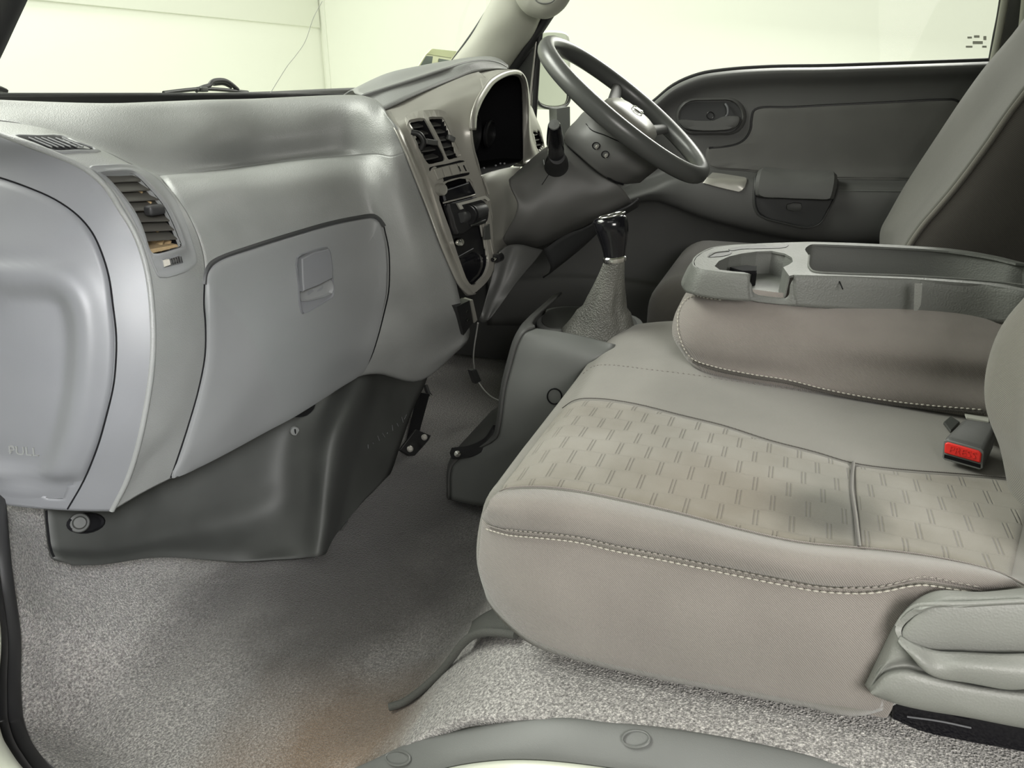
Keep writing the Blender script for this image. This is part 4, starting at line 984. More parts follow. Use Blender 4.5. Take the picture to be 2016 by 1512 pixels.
# knee panel below the shroud and the surround beside it
KN = [[pY(982,496,.535), pY(996,486,.525), pY(1012,481,.515), pY(1030,482,.50), pY(1052,488,.485), pY(1070,492,.475)],
      [pY(973,525,.54), pY(986,519,.53), pY(1001,514,.52), pY(1017,513,.505), pY(1034,516,.492), pY(1050,518,.482)],
      [pY(966,552,.545), pY(977,550,.535), pY(989,549,.527), pY(1002,548,.515), pY(1014,548,.505), pY(1024,548,.498)],
      [pY(956,592,.55), pY(964,591,.545), pY(972,590,.54), pY(980,589,.533), pY(988,588,.526), pY(995,587,.52)],
      [pY(946,622,.555), pY(951,625,.55), pY(956,627,.548), pY(960,628,.545), pY(964,627,.54), pY(968,624,.537)],
      [pY(941,630,.565), pY(946,634,.56), pY(951,636,.558), pY(955,635,.556), pY(960,632,.553), pY(966,627,.55)]]
dpatch('knee_panel', KN, M['dark'], nu=6, nv=6)
SD = [[pY(945,346,.553), pY(965,338,.57), pY(985,333,.58), pY(1005,329,.59), pY(1025,328,.60)],
      [pY(950,360,.552), pY(968,352,.56), pY(985,348,.57), pY(1003,346,.58), pY(1022,350,.60)],
      [pY(960,384,.548), pY(975,382,.555), pY(990,380,.56), pY(1006,378,.57), pY(1025,380,.59)],
      [pY(967,415,.545), pY(982,418,.55), pY(998,418,.555), pY(1012,416,.565), pY(1028,416,.585)],
      [pY(970,455,.542), pY(980,458,.546), pY(992,458,.55), pY(1004,456,.56), pY(1020,454,.58)],
      [pY(973,498,.538), pY(980,498,.54), pY(988,495,.545), pY(996,490,.552), pY(1010,488,.57)],
      [pY(966,545,.54), pY(972,535,.54), pY(980,525,.545), pY(990,515,.552), pY(1003,510,.57)]]
dpatch('column_surround', SD, M['hood'], nu=6, nv=6)
tube('surround_edge', [pY(x, y, Y) for x, y, Y in ((951,350,.551),(957,366,.548),(962,382,.546))], .0022, M['fascia'], dash, seg=8)
# lower column cowl running away under the shroud, dark
LC = [[pX(1070,492,1.53), pX(1115,462,1.53), pX(1150,450,1.53), pX(1200,424,1.53), pX(1240,406,1.53), pX(1258,392,1.54)],
      [pX(1085,530,1.56), pX(1130,495,1.555), pX(1165,465,1.555), pX(1200,432,1.56), pX(1238,413,1.56), pX(1258,400,1.57)],
      [pX(1070,548,1.64), pX(1130,500,1.64), pX(1165,470,1.64), pX(1200,440,1.64), pX(1236,420,1.64), pX(1256,408,1.64)]]
patch('column_cowl', LC, M['doorp'], colm, nu=5, nv=5, thick=.004)

# ---------------------------------------------------------------- steering wheel
WC = CAM+1.5*(FW+RT*((1232-1008)/FPX)+UPV*((756-215)/FPX))
u = V(1, 0, 0); vv_ = V(0, -.796, -.605).normalized(); nn = u.cross(vv_).normalized()
if nn.z < 0: nn = -nn
swl = thing('steering_wheel', 'grey four-spoke steering wheel with a pale centre pad, tilted steeply', 'steering wheel', tuple(WC-nn*.05))
RW = .1945
vs = []; fs = []; NS, NT = 96, 16
for i in range(NS):
    a = 2*math.pi*i/NS; c = WC+(u*math.cos(a)+vv_*math.sin(a))*RW; r0 = (u*math.cos(a)+vv_*math.sin(a))
    for k in range(NT):
        b = 2*math.pi*k/NT
        vs.append(c+r0*math.cos(b)*.0150+nn*math.sin(b)*.0178)
for i in range(NS):
    for k in range(NT):
        a, b = i*NT+k, i*NT+(k+1) % NT; c, d = ((i+1) % NS)*NT+k, ((i+1) % NS)*NT+(k+1) % NT
        fs.append((a, c, d, b))
mob('rim', vs, fs, M['wheel'], swl)
# centre pad: rounded cushion slightly below the rim plane
def wl(x, y, z): return WC+u*x+vv_*y+nn*z
rings = []
for (s, z) in ((.86,-.055),(.97,-.05),(1.0,-.038),(1.0,-.022),(.95,-.010),(.8,-.002),(.55,.003),(.25,.005),(.02,.006)):
    ring = []
    for k in range(40):
        a = 2*math.pi*k/40; ca, sa = math.cos(a), math.sin(a)
        rx = .072*(abs(ca)**.62)*(1 if ca > 0 else -1); ry = .062*(abs(sa)**.62)*(1 if sa > 0 else -1)
        ring.append(wl(rx*s, ry*s+.0, z))
    rings.append([p+vv_*.020+nn*.006 for p in ring])
pad = loft('centre_pad', rings, M['hood'], swl, sharp=60)
rings = [[wl(.05*math.cos(a*math.pi/16), .05*math.sin(a*math.pi/16), z) for a in range(32)] for z in (-.11, -.08, -.05)]
loft('hub_cowl', rings, M['dark'], swl)
tag(tube('emblem', [wl(.020*math.cos(a), .020+.012*math.sin(a), .0145) for a in [2*math.pi*k/20 for k in range(20)]], .0013, M['chrome'], pad, closed=True, seg=6, n=1), 'small chrome oval emblem')
for sx in (-.009, 0, .009): tube('emblem', [wl(sx-.003, .014, .0145), wl(sx+.003, .026, .0145)], .0012, M['chrome'], pad, seg=6)
for (ang, w0, w1) in ((-22,.016,.012),(22,.016,.012),(158,.016,.012),(202,.016,.012)):
    a = math.radians(ang)
    d = u*math.cos(a)+vv_*math.sin(a); e_ = nn.cross(d)
    st = []
    for t in range(9):
        f = t/8; r = .055+(RW-.055)*f; z = -.034+(.034)*(f**1.6)
        ww = w0*(1-f)+w1*f+.010*(1-f)**3
        ring = []
        for k in range(14):
            b = 2*math.pi*k/14
            ring.append(WC+d*r+nn*(z+math.sin(b)*.0085)+e_*math.cos(b)*ww)
        st.append(ring)
    loft('spoke', st, M['dark'], swl)

# ---------------------------------------------------------------- grab handle on the pillar
gh = thing('grab_handle', 'pale grey grab handle on the far windscreen pillar, cut by the top edge', 'handle', (1.93, .62, 1.0))
tube('grip', [pX(1015,-120,1.88), pX(1022,-60,1.87), pX(1030,-15,1.87), pX(1048,6,1.87), pX(1075,12,1.87), pX(1098,0,1.87), pX(1118,-28,1.87), pX(1140,-70,1.88), pX(1160,-120,1.89)], [.018,.018,.0225,.027,.027,.0235,.018,.016,.016], M['headliner'], gh, seg=18, n=8)
gp_ = [pX(x, y, X) for x, y, X in ((1049,-12,1.845),(1056,2,1.843),(1071,7,1.842),(1088,3,1.843),(1098,-12,1.845))]
tube('grip_groove', gp_, .0014, M['sill'], gh, seg=6)

# ---------------------------------------------------------------- gear console and lever
gc = thing('gear_console', 'grey plastic floor console beside the passenger seat carrying the gear lever', 'console', (1.2, .35, 0))
GS = [[pX(1054,646,1.14), pX(1085,650,1.14), pX(1140,660,1.14), pX(1212,678,1.15)],
      [pX(1034,655,1.125), pX(1070,662,1.125), pX(1130,673,1.125), pX(1205,690,1.13)],
      [pX(1021,676,1.12), pX(1058,685,1.115), pX(1115,695,1.112), pX(1175,708,1.113)],
      [pX(1008,718,1.12), pX(1045,728,1.112), pX(1090,736,1.11), pX(1138,746,1.11)],
      [pX(995,770,1.12), pX(1030,775,1.112), pX(1080,780,1.11), pX(1130,790,1.11)],
      [pX(986,838,1.125), pX(1018,840,1.118), pX(1060,845,1.115), pX(1110,855,1.115)],
      [pX(978,864,1.13), pX(1008,872,1.12), pX(1045,880,1.12), pX(1095,892,1.12)],
      [pX(892,917,1.16), pX(930,925,1.14), pX(975,935,1.13), pX(1030,945,1.13)],
      [pX(886,984,1.16), pX(920,992,1.14), pX(965,1000,1.13), pX(1020,1008,1.13)]]
patch('console_side', GS, M['kick'], gc, nu=6, nv=6, thick=.004)
M['console'] = grain('console_plastic', (.115, .12, .115), .5, 1200, .15, .0003, blotch=.06)
bpy.data.objects['console_side'].data.materials[0] = M['console']
t_gs = tree_of(GS, 6, 6)
tube('plug', [hit(x, y, .001, [t_gs]) for x, y in ellipse(1092,780,14,15,0,18)], .0012, M['void'], gc, closed=True, seg=6, n=2)
# front face and top of the console going away to the driver's side
GFp = [[r[0] for r in GS], [r[0]+V(.02,.012,0) for r in GS], [r[0]+V(.22,.02,-.0) for r in GS]]
patch('console_front', GFp, M['dark'], gc, thick=.004)
# pedal-side bracket at the foot of the console
tube('bracket', [pX(893,893,1.155), pX(930,888,1.15), pX(962,872,1.15), pX(981,845,1.15)], .012, M['black'], gc, seg=6)
lathe('bracket_screw', [(.006,0),(.006,.004),(0,.006)], pX(900,893,1.14), (-.8,-.5,.3), M['chrome'], gc, seg=12)
# tray the boot sits in
zt = .352
BZ = [(1058,640),(1075,615),(1105,607),(1145,606),(1200,612),(1250,625),(1262,640),(1245,655),(1215,664),(1195,665),(1150,656),(1100,650),(1068,647)]
bz = [pZ(x, y, .36) for x, y in P2([(1056,634),(1066,613),(1092,604),(1150,603),(1215,612),(1262,628),(1268,646),(1240,668),(1200,668),(1150,657),(1105,649),(1070,645)], 4, True)]
prism('boot_tray', bz, (0,0,-.022), M['sill'], gc, bev=.004)
bz2 = [pZ(1150,640,.362).lerp(p+V(0,0,.0022), .88) for p in bz]
prism('tray_well', bz2, (0,0,-.005), M['kick'], gc)
gl_ = thing('gear_lever', 'black gear knob with chrome ring above a worn grey leather boot', 'gear lever', tuple(pZ(1180,650,.36)))
# boot: pleated cone
top = pX(1210,512,1.215); bot = pZ(1180,652,.362)
rings = []; NB = 48
for t in range(15):
    f = t/14; c = bot.lerp(top, f)+V(.0, .0, 0)
    R = .030*(1-f)**1.2+.010*(1-f)**6+.0165
    ring = []
    for k in range(NB):
        a = 2*math.pi*k/NB
        w_ = 1+(.13*math.sin(4*a+.8)+.05*math.sin(9*a))*(1-f)**.5*(.3+.7*(1-abs(2*f-1)))
        ex = 1.15 if f < .3 else 1.0
        ring.append(c+V(R*w_*math.cos(a), R*w_*math.sin(a)*ex, 0))
    rings.append(ring)
M['boot'] = grain('worn_leather', (.085, .087, .078), .42, 380, .9, .0016, col2=(.20, .20, .18), blotch=.35)
loft('boot', rings, M['boot'], gl_, sharp=80)
k0 = pX(1210,510,1.215); k1 = pX(1207,430,1.215); axk = (k1-k0).normalized()
lathe('boot_ring', [(.0185,-.004),(.0195,-.001),(.0195,.003),(.0175,.005)], k0, axk+V(0,.05,.1), M['chrome'], gl_, seg=28)
HK = (k1-k0).length
rings = []
for (f, r) in ((0,.0155),(.12,.0165),(.3,.0185),(.5,.0215),(.7,.0245),(.86,.0262),(.96,.0255),(1.03,.021),(1.06,.013),(1.07,.002)):
    c = k0+axk*HK*f; rings.append([c+V(r*math.cos(a)*.95, (r*math.sin(a)*1.1)+(.006*f*f), 0)+axk*0+V(0,0,-.25*(r*math.sin(a)) if f > .9 else 0) for a in [2*math.pi*k/32 for k in range(32)]])
knob = loft('knob', rings, M['gloss'], gl_, sharp=70)
kt = k0+axk*HK*1.05+V(-.002,-.002,.002)
tube('knob_ring', [kt+V(.019*math.cos(a), .021*math.sin(a)+.004, -.28*.021*math.sin(a)) for a in [2*math.pi*k/24 for k in range(24)]], .0015, M['chrome'], knob, closed=True, seg=8, n=1)

# ---------------------------------------------------------------- bench seat
bench = thing('bench_seat', 'grey-brown cloth passenger bench seat with a brick-embossed centre panel', 'seat', (.95, 0, .2))
ZS = .383
cB = [pX(958,1170,.67), pX(1027,1257,.635), pX(1138,1301,.617), pX(1297,1338,.607), pX(1455,1368,.602), pX(1574,1390,.602), pX(1704,1409,.602), V(.64,-.22,.315), V(.64,-.36,.315)]
cM = [pX(938,1090,.655), pX(985,1150,.622), pX(1120,1190,.604), pX(1290,1222,.596), pX(1455,1250,.592), pX(1590,1275,.592), pX(1725,1292,.594), V(.615,-.22,.345), V(.62,-.36,.345)]
cS1 = [pX(948,1012,.66), pX(1003,1043,.628), pX(1138,1057,.615), pX(1297,1090,.607), pX(1455,1122,.604), pX(1614,1152,.604), pX(1783,1145,.61), pX(1930,1163,.622), V(.625,-.36,.385)]
cS15 = [pZ(962,988,.366), pZ(1030,996,.381), pZ(1138,1010,.388), pZ(1310,1047,.392), pZ(1455,1080,.395), pZ(1594,1108,.395), pZ(1752,1115,.395), pZ(1918,1138,.392), V(.64,-.36,.392)]
cS2 = [pZ(985,972,.366), pZ(1059,961,.381), pZ(1138,969,.385), pZ(1336,1013,.388), pZ(1455,1045,.389), pZ(1574,1071,.389), pZ(1722,1085,.388), pZ(1906,1114,.386), V(.66,-.36,.385)]
cP = [pZ(1040,892,.362), pZ(1092,872,.383), pZ(1180,880,.388), pZ(1340,905,.39), pZ(1480,935,.39), pZ(1600,965,.389), pZ(1720,990,.387), pZ(1960,1030,.384), V(.75,-.36,.384)]
cS3 = [pZ(1108,808,.36), pZ(1140,788,.378), pZ(1200,790,.384), pZ(1338,819,.386), pZ(1440,845,.386), pZ(1560,880,.385), pZ(1690,917,.384), pZ(1920,939,.382), V(.87,-.36,.382)]
cS4 = [pZ(1150,738,.362), pZ(1180,721,.376), pZ(1240,722,.384), pZ(1340,735,.387), pZ(1430,748,.387), pZ(1520,762,.386), pZ(1640,778,.385), pZ(1850,812,.384), V(1.05,-.36,.384)]
cF0 = [pZ(1178,700,.362), pZ(1215,674,.376), pZ(1280,664,.384), pZ(1400,670,.384), pZ(1470,680,.384), pZ(1560,690,.384), pZ(1660,700,.384), pZ(1850,720,.384), V(1.2,-.36,.384)]
cF = [pZ(1200,672,.355), pZ(1240,645,.368), pZ(1295,636,.375), pZ(1390,634,.375), pZ(1470,640,.375), pZ(1550,645,.375), pZ(1640,650,.375), pZ(1850,660,.375), V(1.34,-.36,.37)]
cG = [p+V(.02,0,-.05) for p in cF]; cH = [p+V(.015,0,-.15) for p in cF]
cols = [cB, cM, cS1, cS15, cS2, cP, cS3, cS4, cF0, cF, cG, cH]
front_b = [p.copy() for p in [V(.70,.235,.235), V(.69,.262,.29), V(.69,.272,.335), V(.70,.275,.345), V(.72,.278,.345), V(.82,.280,.345), V(.93,.282,.345), V(1.05,.282,.345), V(1.16,.282,.345), V(1.27,.275,.335), V(1.3,.262,.29), V(1.3,.24,.235)]]
front_c = [V(max(p.x, .72) if p.x < .9 else min(p.x, 1.29), .255, .235) for p in front_b]
rows = [front_c, front_b]+[[c[i] for c in cols] for i in range(9)]
BENCH_ROWS = rows
t_bench = tree_of(rows, 6, 6)
patch('cushion', rows, M['twill2'], bench, nu=6, nv=6, thick=.004)

# ---------------------------------------------------------------- bench seat details
TBn_ = [t_bench]
def brick_mat():
    m = base_mat('brick_embossed_cloth', (.225, .212, .18), .9, .1); N, L = nt(m); b = N['Principled BSDF']
    uv = coords(m, 'UV')
    mp = N.new('ShaderNodeMapping'); mp.inputs['Rotation'].default_value = (0, 0, 0); L.new(uv, mp.inputs['Vector'])
    sx = N.new('ShaderNodeSeparateXYZ'); L.new(mp.outputs[0], sx.inputs[0])
    def mth(op, a, b=None, c=None):
        n = N.new('ShaderNodeMath'); n.operation = op
        for k, q in enumerate((a, b, c)):
            if q is None: continue
            if isinstance(q, (int, float)): n.inputs[k].default_value = q
            else: L.new(q, n.inputs[k])
        return n.outputs[0]
    CW = .0325
    vr = mth('DIVIDE', sx.outputs['Y'], CW); row = mth('FLOOR', vr); fv = mth('FRACT', vr)
    uu = mth('FRACT', mth('MULTIPLY_ADD', row, .43, mth('DIVIDE', sx.outputs['X'], CW)))
    du = mth('ABSOLUTE', mth('SUBTRACT', uu, .5))
    # pair of grooves either side of du = 0
    rib = mth('SUBTRACT', 1, mth('SMOOTH_MIN', mth('DIVIDE', mth('ABSOLUTE', mth('SUBTRACT', du, .055)), .035), 1, .2))
    nn_ = N.new('ShaderNodeTexNoise'); nn_.inputs['Scale'].default_value = 700; L.new(uv, nn_.inputs['Vector'])
    dv = mth('ABSOLUTE', mth('SUBTRACT', fv, .5))
    hz = mth('MULTIPLY', mth('GREATER_THAN', dv, .462), mth('GREATER_THAN', nn_.outputs['Fac'], .46))
    inset = mth('LESS_THAN', dv, .44)
    groove = mth('MAXIMUM', mth('MULTIPLY', rib, inset), mth('MULTIPLY', hz, .8))
    height = mth('SUBTRACT', 1, groove)
    n0 = N.new('ShaderNodeTexNoise'); n0.inputs['Scale'].default_value = 1400; L.new(uv, n0.inputs['Vector'])
    a2 = N.new('ShaderNodeMath'); a2.operation = 'MULTIPLY_ADD'; a2.inputs[1].default_value = .35; L.new(n0.outputs['Fac'], a2.inputs[0]); L.new(height, a2.inputs[2])
    bp = N.new('ShaderNodeBump'); bp.inputs['Strength'].default_value = .7; bp.inputs['Distance'].default_value = .0015
    L.new(a2.outputs[0], bp.inputs['Height']); L.new(bp.outputs['Normal'], b.inputs['Normal'])
    g = N.new('ShaderNodeNewGeometry')
    n2 = N.new('ShaderNodeTexNoise'); n2.inputs['Scale'].default_value = 11; n2.inputs['Detail'].default_value = 6; L.new(g.outputs['Position'], n2.inputs['Vector'])
    rp = N.new('ShaderNodeValToRGB'); e = rp.color_ramp.elements
    e[0].position = .33; e[0].color = (.17, .155, .125, 1); e[1].position = .7; e[1].color = (.25, .235, .205, 1)
    L.new(n2.outputs['Fac'], rp.inputs[0])
    mx = N.new('ShaderNodeMix'); mx.data_type = 'RGBA'; mx.blend_type = 'MULTIPLY'; mx.inputs[0].default_value = .12
    L.new(rp.outputs[0], mx.inputs[6]); L.new(height, mx.inputs[7])
    # dark damp stain near the back seam
    prev = mx.outputs[2]
    for c, r, f, cc in ((tuple(pZ(1625,1010,.388)), .065, .95, (.06,.058,.045)), (tuple(pZ(1405,965,.388)), .11, .28, (.16,.125,.09)), (tuple(pZ(1660,960,.388)), .08, .4, (.09,.09,.07))):
        d = N.new('ShaderNodeVectorMath'); d.operation = 'DISTANCE'; L.new(g.outputs['Position'], d.inputs[0]); d.inputs[1].default_value = c
        aa = N.new('ShaderNodeMath'); aa.operation = 'MULTIPLY_ADD'; aa.inputs[1].default_value = .05; L.new(n2.outputs['Fac'], aa.inputs[0]); L.new(d.outputs['Value'], aa.inputs[2])
        mr = N.new('ShaderNodeMapRange'); mr.inputs['From Min'].default_value = r*.35+.025; mr.inputs['From Max'].default_value = r+.025; mr.inputs['To Min'].default_value = f; mr.inputs['To Max'].default_value = 0
        L.new(aa.outputs[0], mr.inputs['Value'])
        m2 = N.new('ShaderNodeMix'); m2.data_type = 'RGBA'; L.new(mr.outputs[0], m2.inputs[0]); L.new(prev, m2.inputs[6]); m2.inputs[7].default_value = (*cc, 1); prev = m2.outputs[2]
    L.new(prev, b.inputs['Base Color'])
    b.inputs['Sheen Weight'].default_value = .3
    return m
M['brick'] = brick_mat()
# side panel cloth, laid on the outboard side of the cushion (coarser twill)
def facing(name, top, bot, m, off, parent, trees, N1=40, N2=10, thick=.003, crown=0, uvs=None, rot=None):
    """cloth panel between two traced edges, laid on the seat"""
    T = P2(top, 8); B = P2(bot, 8)
    def samp(P, f): 
        x = f*(len(P)-1); a = int(x); b = min(a+1, len(P)-1); return (P[a][0]*(1-(x-a))+P[b][0]*(x-a), P[a][1]*(1-(x-a))+P[b][1]*(x-a))
    G = []
    for j in range(N2+1):
        row = []
        for i in range(N1+1):
            a, b = samp(T, i/N1), samp(B, i/N1); f = j/N2
            x, y = a[0]+(b[0]-a[0])*f, a[1]+(b[1]-a[1])*f
            e = min(i, N1-i, j, N2-j)
            o = off if e > 0 else -.001
            p = hit(x, y, o+crown*math.sin(math.pi*f), trees)
            row.append(p if p is not None else (row[-1] if row else G[-1][i]).copy())
        G.append(row)
    vs, fs = gridmesh(G)
    if uvs == 'xy': U = [(v.y, v.x) for v in vs]
    else: U = griduv(G)
    return mob(name, vs, fs, m, parent, uvs=U, face_cam=True)
S1p = [(948,1014),(963,1033),(1003,1044),(1059,1049),(1138,1058),(1217,1076),(1297,1091),(1376,1107),(1455,1123),(1535,1139),(1614,1153),(1692,1158),(1738,1155),(1783,1146),(1814,1143),(1860,1150),(1930,1162)]
S2p = [(983,972),(999,965),(1059,961),(1138,969),(1217,985),(1336,1013),(1455,1045),(1574,1071),(1722,1085),(1814,1096),(1906,1114),(1967,1131),(2016,1154)]
S3p = [(1108,806),(1133,790),(1174,787),(1249,797),(1338,819),(1427,841),(1517,870),(1606,893),(1677,914),(1762,926),(1904,937),(2016,947)]
S4p = [(1148,736),(1168,722),(1198,719),(1279,728),(1368,739),(1487,757),(1606,774)]
facing('side_panel', S1p, [(940,1100),(955,1160),(985,1210),(1027,1253),(1138,1297),(1297,1334),(1455,1363),(1574,1386),(1661,1398),(1704,1405),(1730,1408),(1740,1380),(1745,1340)], M['twill'], .0015, bench, TBn_, N1=60, N2=14)
facing('front_bolster', S2p, S1p, M['twill'], .003, bench, TBn_, N1=60, N2=10, crown=.003)
facing('embossed_panel', S3p[:9], [(983,970),(999,963),(1059,959),(1138,967),(1217,983),(1336,1011),(1455,1043),(1574,1069),(1690,1081)], M['brick'], .0022, bench, TBn_, N1=60, N2=24, uvs='xy')
facing('embossed_panel', [(1679,915),(1720,921),(1762,926),(1904,937),(2040,949)], [(1692,1081),(1722,1084),(1814,1095),(1906,1113),(1990,1142)], M['brick'], .0022, bench, TBn_, N1=40, N2=24, uvs='xy')
def stitches(name, pts, trees, off, m, parent, step, ln, r=.0006, jit=0):
    P = P2(pts, 10); D = [0]
    H = [hit(x, y, off, trees) for x, y in P]; H = [h for h in H if h is not None]
    for a, b in zip(H, H[1:]): D.append(D[-1]+(b-a).length)
    def at(s):
        for i in range(len(D)-1):
            if D[i+1] >= s: 
                f = (s-D[i])/max(1e-9, D[i+1]-D[i]); return H[i].lerp(H[i+1], f)
        return H[-1]
    s = 0; vs = []; fs = []
    while s+ln < D[-1]:
        a, b = at(s), at(s+ln)
        v_, f_ = sweep([a-(b-a)*.05, (a+b)/2+(CAM-a).normalized()*r*.8, b], [r*.6, r, r*.6], seg=5)
        base_ = len(vs); vs += v_; fs += [tuple(i+base_ for i in f) for f in f_]; s += step
    return mob(name, vs, fs, m, parent)
def shift(pts, dx, dy): return [(x+dx, y+dy) for x, y in pts]
seam('seam_groove', S1p[1:], .0008, TBn_, bench, .0028, m=M['twill3'])
M['stitch2'] = base_mat('dull_thread', (.27, .25, .225), .85)
stitches('stitching', shift(S1p[1:], 0, 7), TBn_, .0042, M['stitch'], bench, .0062, .0050, .0009)
stitches('stitching', shift(S1p[2:], 0, -5), TBn_, .0052, M['stitch2'], bench, .0058, .0040, .0008)
seam('seam_groove', S2p, .0008, TBn_, bench, .0022, m=M['twill3'])
seam('seam_groove', S3p, .0007, TBn_, bench, .002, m=M['seatdark'])
seam('seam_groove', [(1678,914),(1675,940),(1674,968),(1677,990),(1681,1015),(1685,1050),(1689,1082)], .0012, TBn_, bench, .003, m=M['seatdark'])
seam('seam_piping', [(1681,914),(1678,940),(1677,968),(1680,990),(1684,1015),(1688,1050),(1692,1082)], .0012, TBn_, bench, .003, m=M['twill2'])
stitches('stitching', S4p, TBn_, .0008, M['twill'], bench, .0075, .0035, .0006)
# recliner cover with its release lever
REC = [[pX(1702,1345,.60), pX(1728,1285,.60), pX(1760,1228,.60), pX(1790,1192,.60), pX(1818,1172,.602), pX(1850,1162,.604), pX(1930,1165,.608), pX(2016,1157,.615), pX(2120,1145,.62)],
       [pX(1703,1349,.590), pX(1735,1290,.588), pX(1768,1238,.586), pX(1796,1203,.586), pX(1822,1184,.588), pX(1853,1172,.59), pX(1930,1172,.592), pX(2016,1166,.596), pX(2120,1156,.60)],
       [pX(1706,1352,.583), pX(1742,1296,.580), pX(1773,1250,.578), pX(1800,1216,.578), pX(1826,1195,.579), pX(1856,1184,.580), pX(1930,1184,.582), pX(2016,1180,.584), pX(2120,1172,.586)],
       [pX(1709,1356,.578), pX(1748,1304,.575), pX(1782,1290,.574), pX(1812,1270,.574), pX(1838,1255,.574), pX(1868,1250,.575), pX(1930,1252,.576), pX(2016,1255,.577), pX(2120,1255,.578)],
       [pX(1712,1361,.575), pX(1742,1320,.580), pX(1782,1310,.582), pX(1815,1318,.583), pX(1840,1324,.584), pX(1875,1332,.584), pX(1935,1343,.585), pX(2016,1350,.586), pX(2120,1352,.588)],
       [pX(1714,1364,.571), pX(1744,1334,.570), pX(1782,1326,.569), pX(1815,1332,.569), pX(1840,1338,.569), pX(1875,1346,.569), pX(1935,1358,.569), pX(2016,1368,.570), pX(2120,1370,.572)],
       [pX(1717,1367,.570), pX(1750,1356,.566), pX(1785,1360,.565), pX(1820,1367,.565), pX(1848,1373,.565), pX(1885,1381,.565), pX(1940,1392,.566), pX(2016,1404,.567), pX(2120,1412,.57)],
       [pX(1722,1370,.578), pX(1759,1381,.572), pX(1800,1391,.571), pX(1838,1398,.571), pX(1875,1404,.571), pX(1915,1411,.571), pX(1960,1420,.572), pX(2016,1430,.573), pX(2120,1445,.575)],
       [pX(1726,1372,.60), pX(1762,1384,.60), pX(1803,1394,.60), pX(1840,1401,.60), pX(1877,1407,.60), pX(1917,1414,.60), pX(1962,1423,.60), pX(2016,1433,.60), pX(2120,1448,.60)]]
M['cover'] = grain('recliner_cover_plastic', (.20, .205, .19), .5, 520, .35, .0007, blotch=.05)
rec = patch('recliner_cover', REC, M['cover'], bench, nu=5, nv=6, thick=.003)
t_rec = tree_of(REC, 5, 6); TR = [t_rec]
LEV = [(1771,1247),(1774,1234),(1783,1221),(1808,1201),(1838,1190),(1906,1189),(2016,1184),(2060,1184),(2060,1300),(2016,1318),(2000,1325),(1979,1328),(1906,1316),(1820,1301),(1799,1288),(1780,1268)]
lev = frame_strip('lever_surround', [(x, y) for x, y in LEV], [(1776,1247),(1779,1236),(1788,1225),(1812,1206),(1840,1196),(1906,1195),(2016,1190),(2056,1190),(2056,1295),(2012,1312),(1998,1318),(1978,1321),(1908,1309),(1824,1294),(1804,1282),(1785,1265)], [(0,.0),(.1,.004),(.6,.005),(1,.001)], M['cover'], bench, TR, n=3)
LVR = [[hit(x, y, o, TR) for x, y, o in r] for r in (
    [(1776,1250,.002),(1800,1262,.003),(1840,1272,.004),(1900,1273,.005),(1960,1274,.006),(2016,1275,.006),(2060,1276,.006)],
    [(1778,1256,.008),(1803,1272,.014),(1840,1280,.017),(1885,1273,.018),(1950,1276,.019),(2016,1284,.019),(2060,1288,.019)],
    [(1783,1264,.010),(1804,1284,.016),(1840,1291,.019),(1890,1293,.020),(1955,1300,.021),(2010,1305,.021),(2060,1300,.021)],
    [(1788,1270,.009),(1806,1290,.013),(1835,1300,.015),(1905,1312,.016),(1975,1324,.016),(2006,1322,.016),(2060,1308,.016)],
    [(1789,1271,.003),(1808,1291,.004),(1836,1301,.005),(1906,1313,.006),(1976,1325,.006),(2007,1323,.006),(2062,1309,.006)])]
patch('release_lever', LVR, M['cover'], bench, nu=5, nv=5, thick=.003)
tube('cover_highlight_lip', [hit(x, y, .004, TR) for x, y in ((1775,1236),(1786,1220),(1810,1199),(1840,1189),(1906,1188),(2016,1183))], .0018, M['cover'], bench, seg=8)
# cloth flap and black slide rail below the cover
prism('cloth_flap', [pX(1700,1372,.607), pX(1716,1368,.603), pX(1762,1383,.603), pX(1757,1400,.604), pX(1747,1418,.606), pX(1722,1413,.608), pX(1704,1408,.609)], (.012,0,0), M['twill'], bench, bev=.003)
prism('slide_rail', [pX(1758,1384,.625), pX(1900,1408,.62), pX(2060,1440,.62), pX(2060,1490,.62), pX(1906,1462,.62), pX(1814,1443,.62), pX(1756,1416,.625)], (.03,0,0), M['gloss'], bench, bev=.002)
tube('rail_edge', [pX(1786,1411,.617), pX(1850,1420,.615), pX(1912,1433,.615)], .0008, M['flat_grey'], bench, seg=6)
tube('spring_clip', [pX(1200,1330,.64), pX(1225,1338,.63), pX(1250,1334,.64)], .004, M['black'], bench, seg=8)
# backrest of the passenger seat at the right edge
BR = []
for z, yf, xl, xr in ((.38,-.245,.625,.88),(.42,-.232,.618,.90),(.46,-.212,.613,.905),(.50,-.205,.612,.908),(.545,-.209,.612,.908),(.60,-.232,.615,.90),(.70,-.275,.62,.895),(.85,-.33,.63,.885),(.98,-.37,.66,.86),(1.02,-.42,.70,.82)):
    BR.append([V(xl+.02, yf-.17, z), V(xl, yf-.12, z), V(xl, yf-.06, z), V(xl+.012, yf-.022, z), V(xl+.05, yf-.004, z), V((xl+xr)/2, yf-.012, z), V(xr-.05, yf-.002, z), V(xr-.008, yf-.025, z), V(xr, yf-.07, z), V(xr-.02, yf-.17, z)])
BR = [r+[V((r[0].x+r[-1].x)/2, r[0].y-.015, r[0].z), r[0].copy()] for r in BR]
BR = BR+[[V(.76, BR[-1][0].y+.04, 1.025)+(p-V(.76, BR[-1][0].y+.04, 1.025))*.1 for p in BR[-1]]]
patch('backrest', BR, M['twill2'], bench, nu=6, nv=6, thick=0)

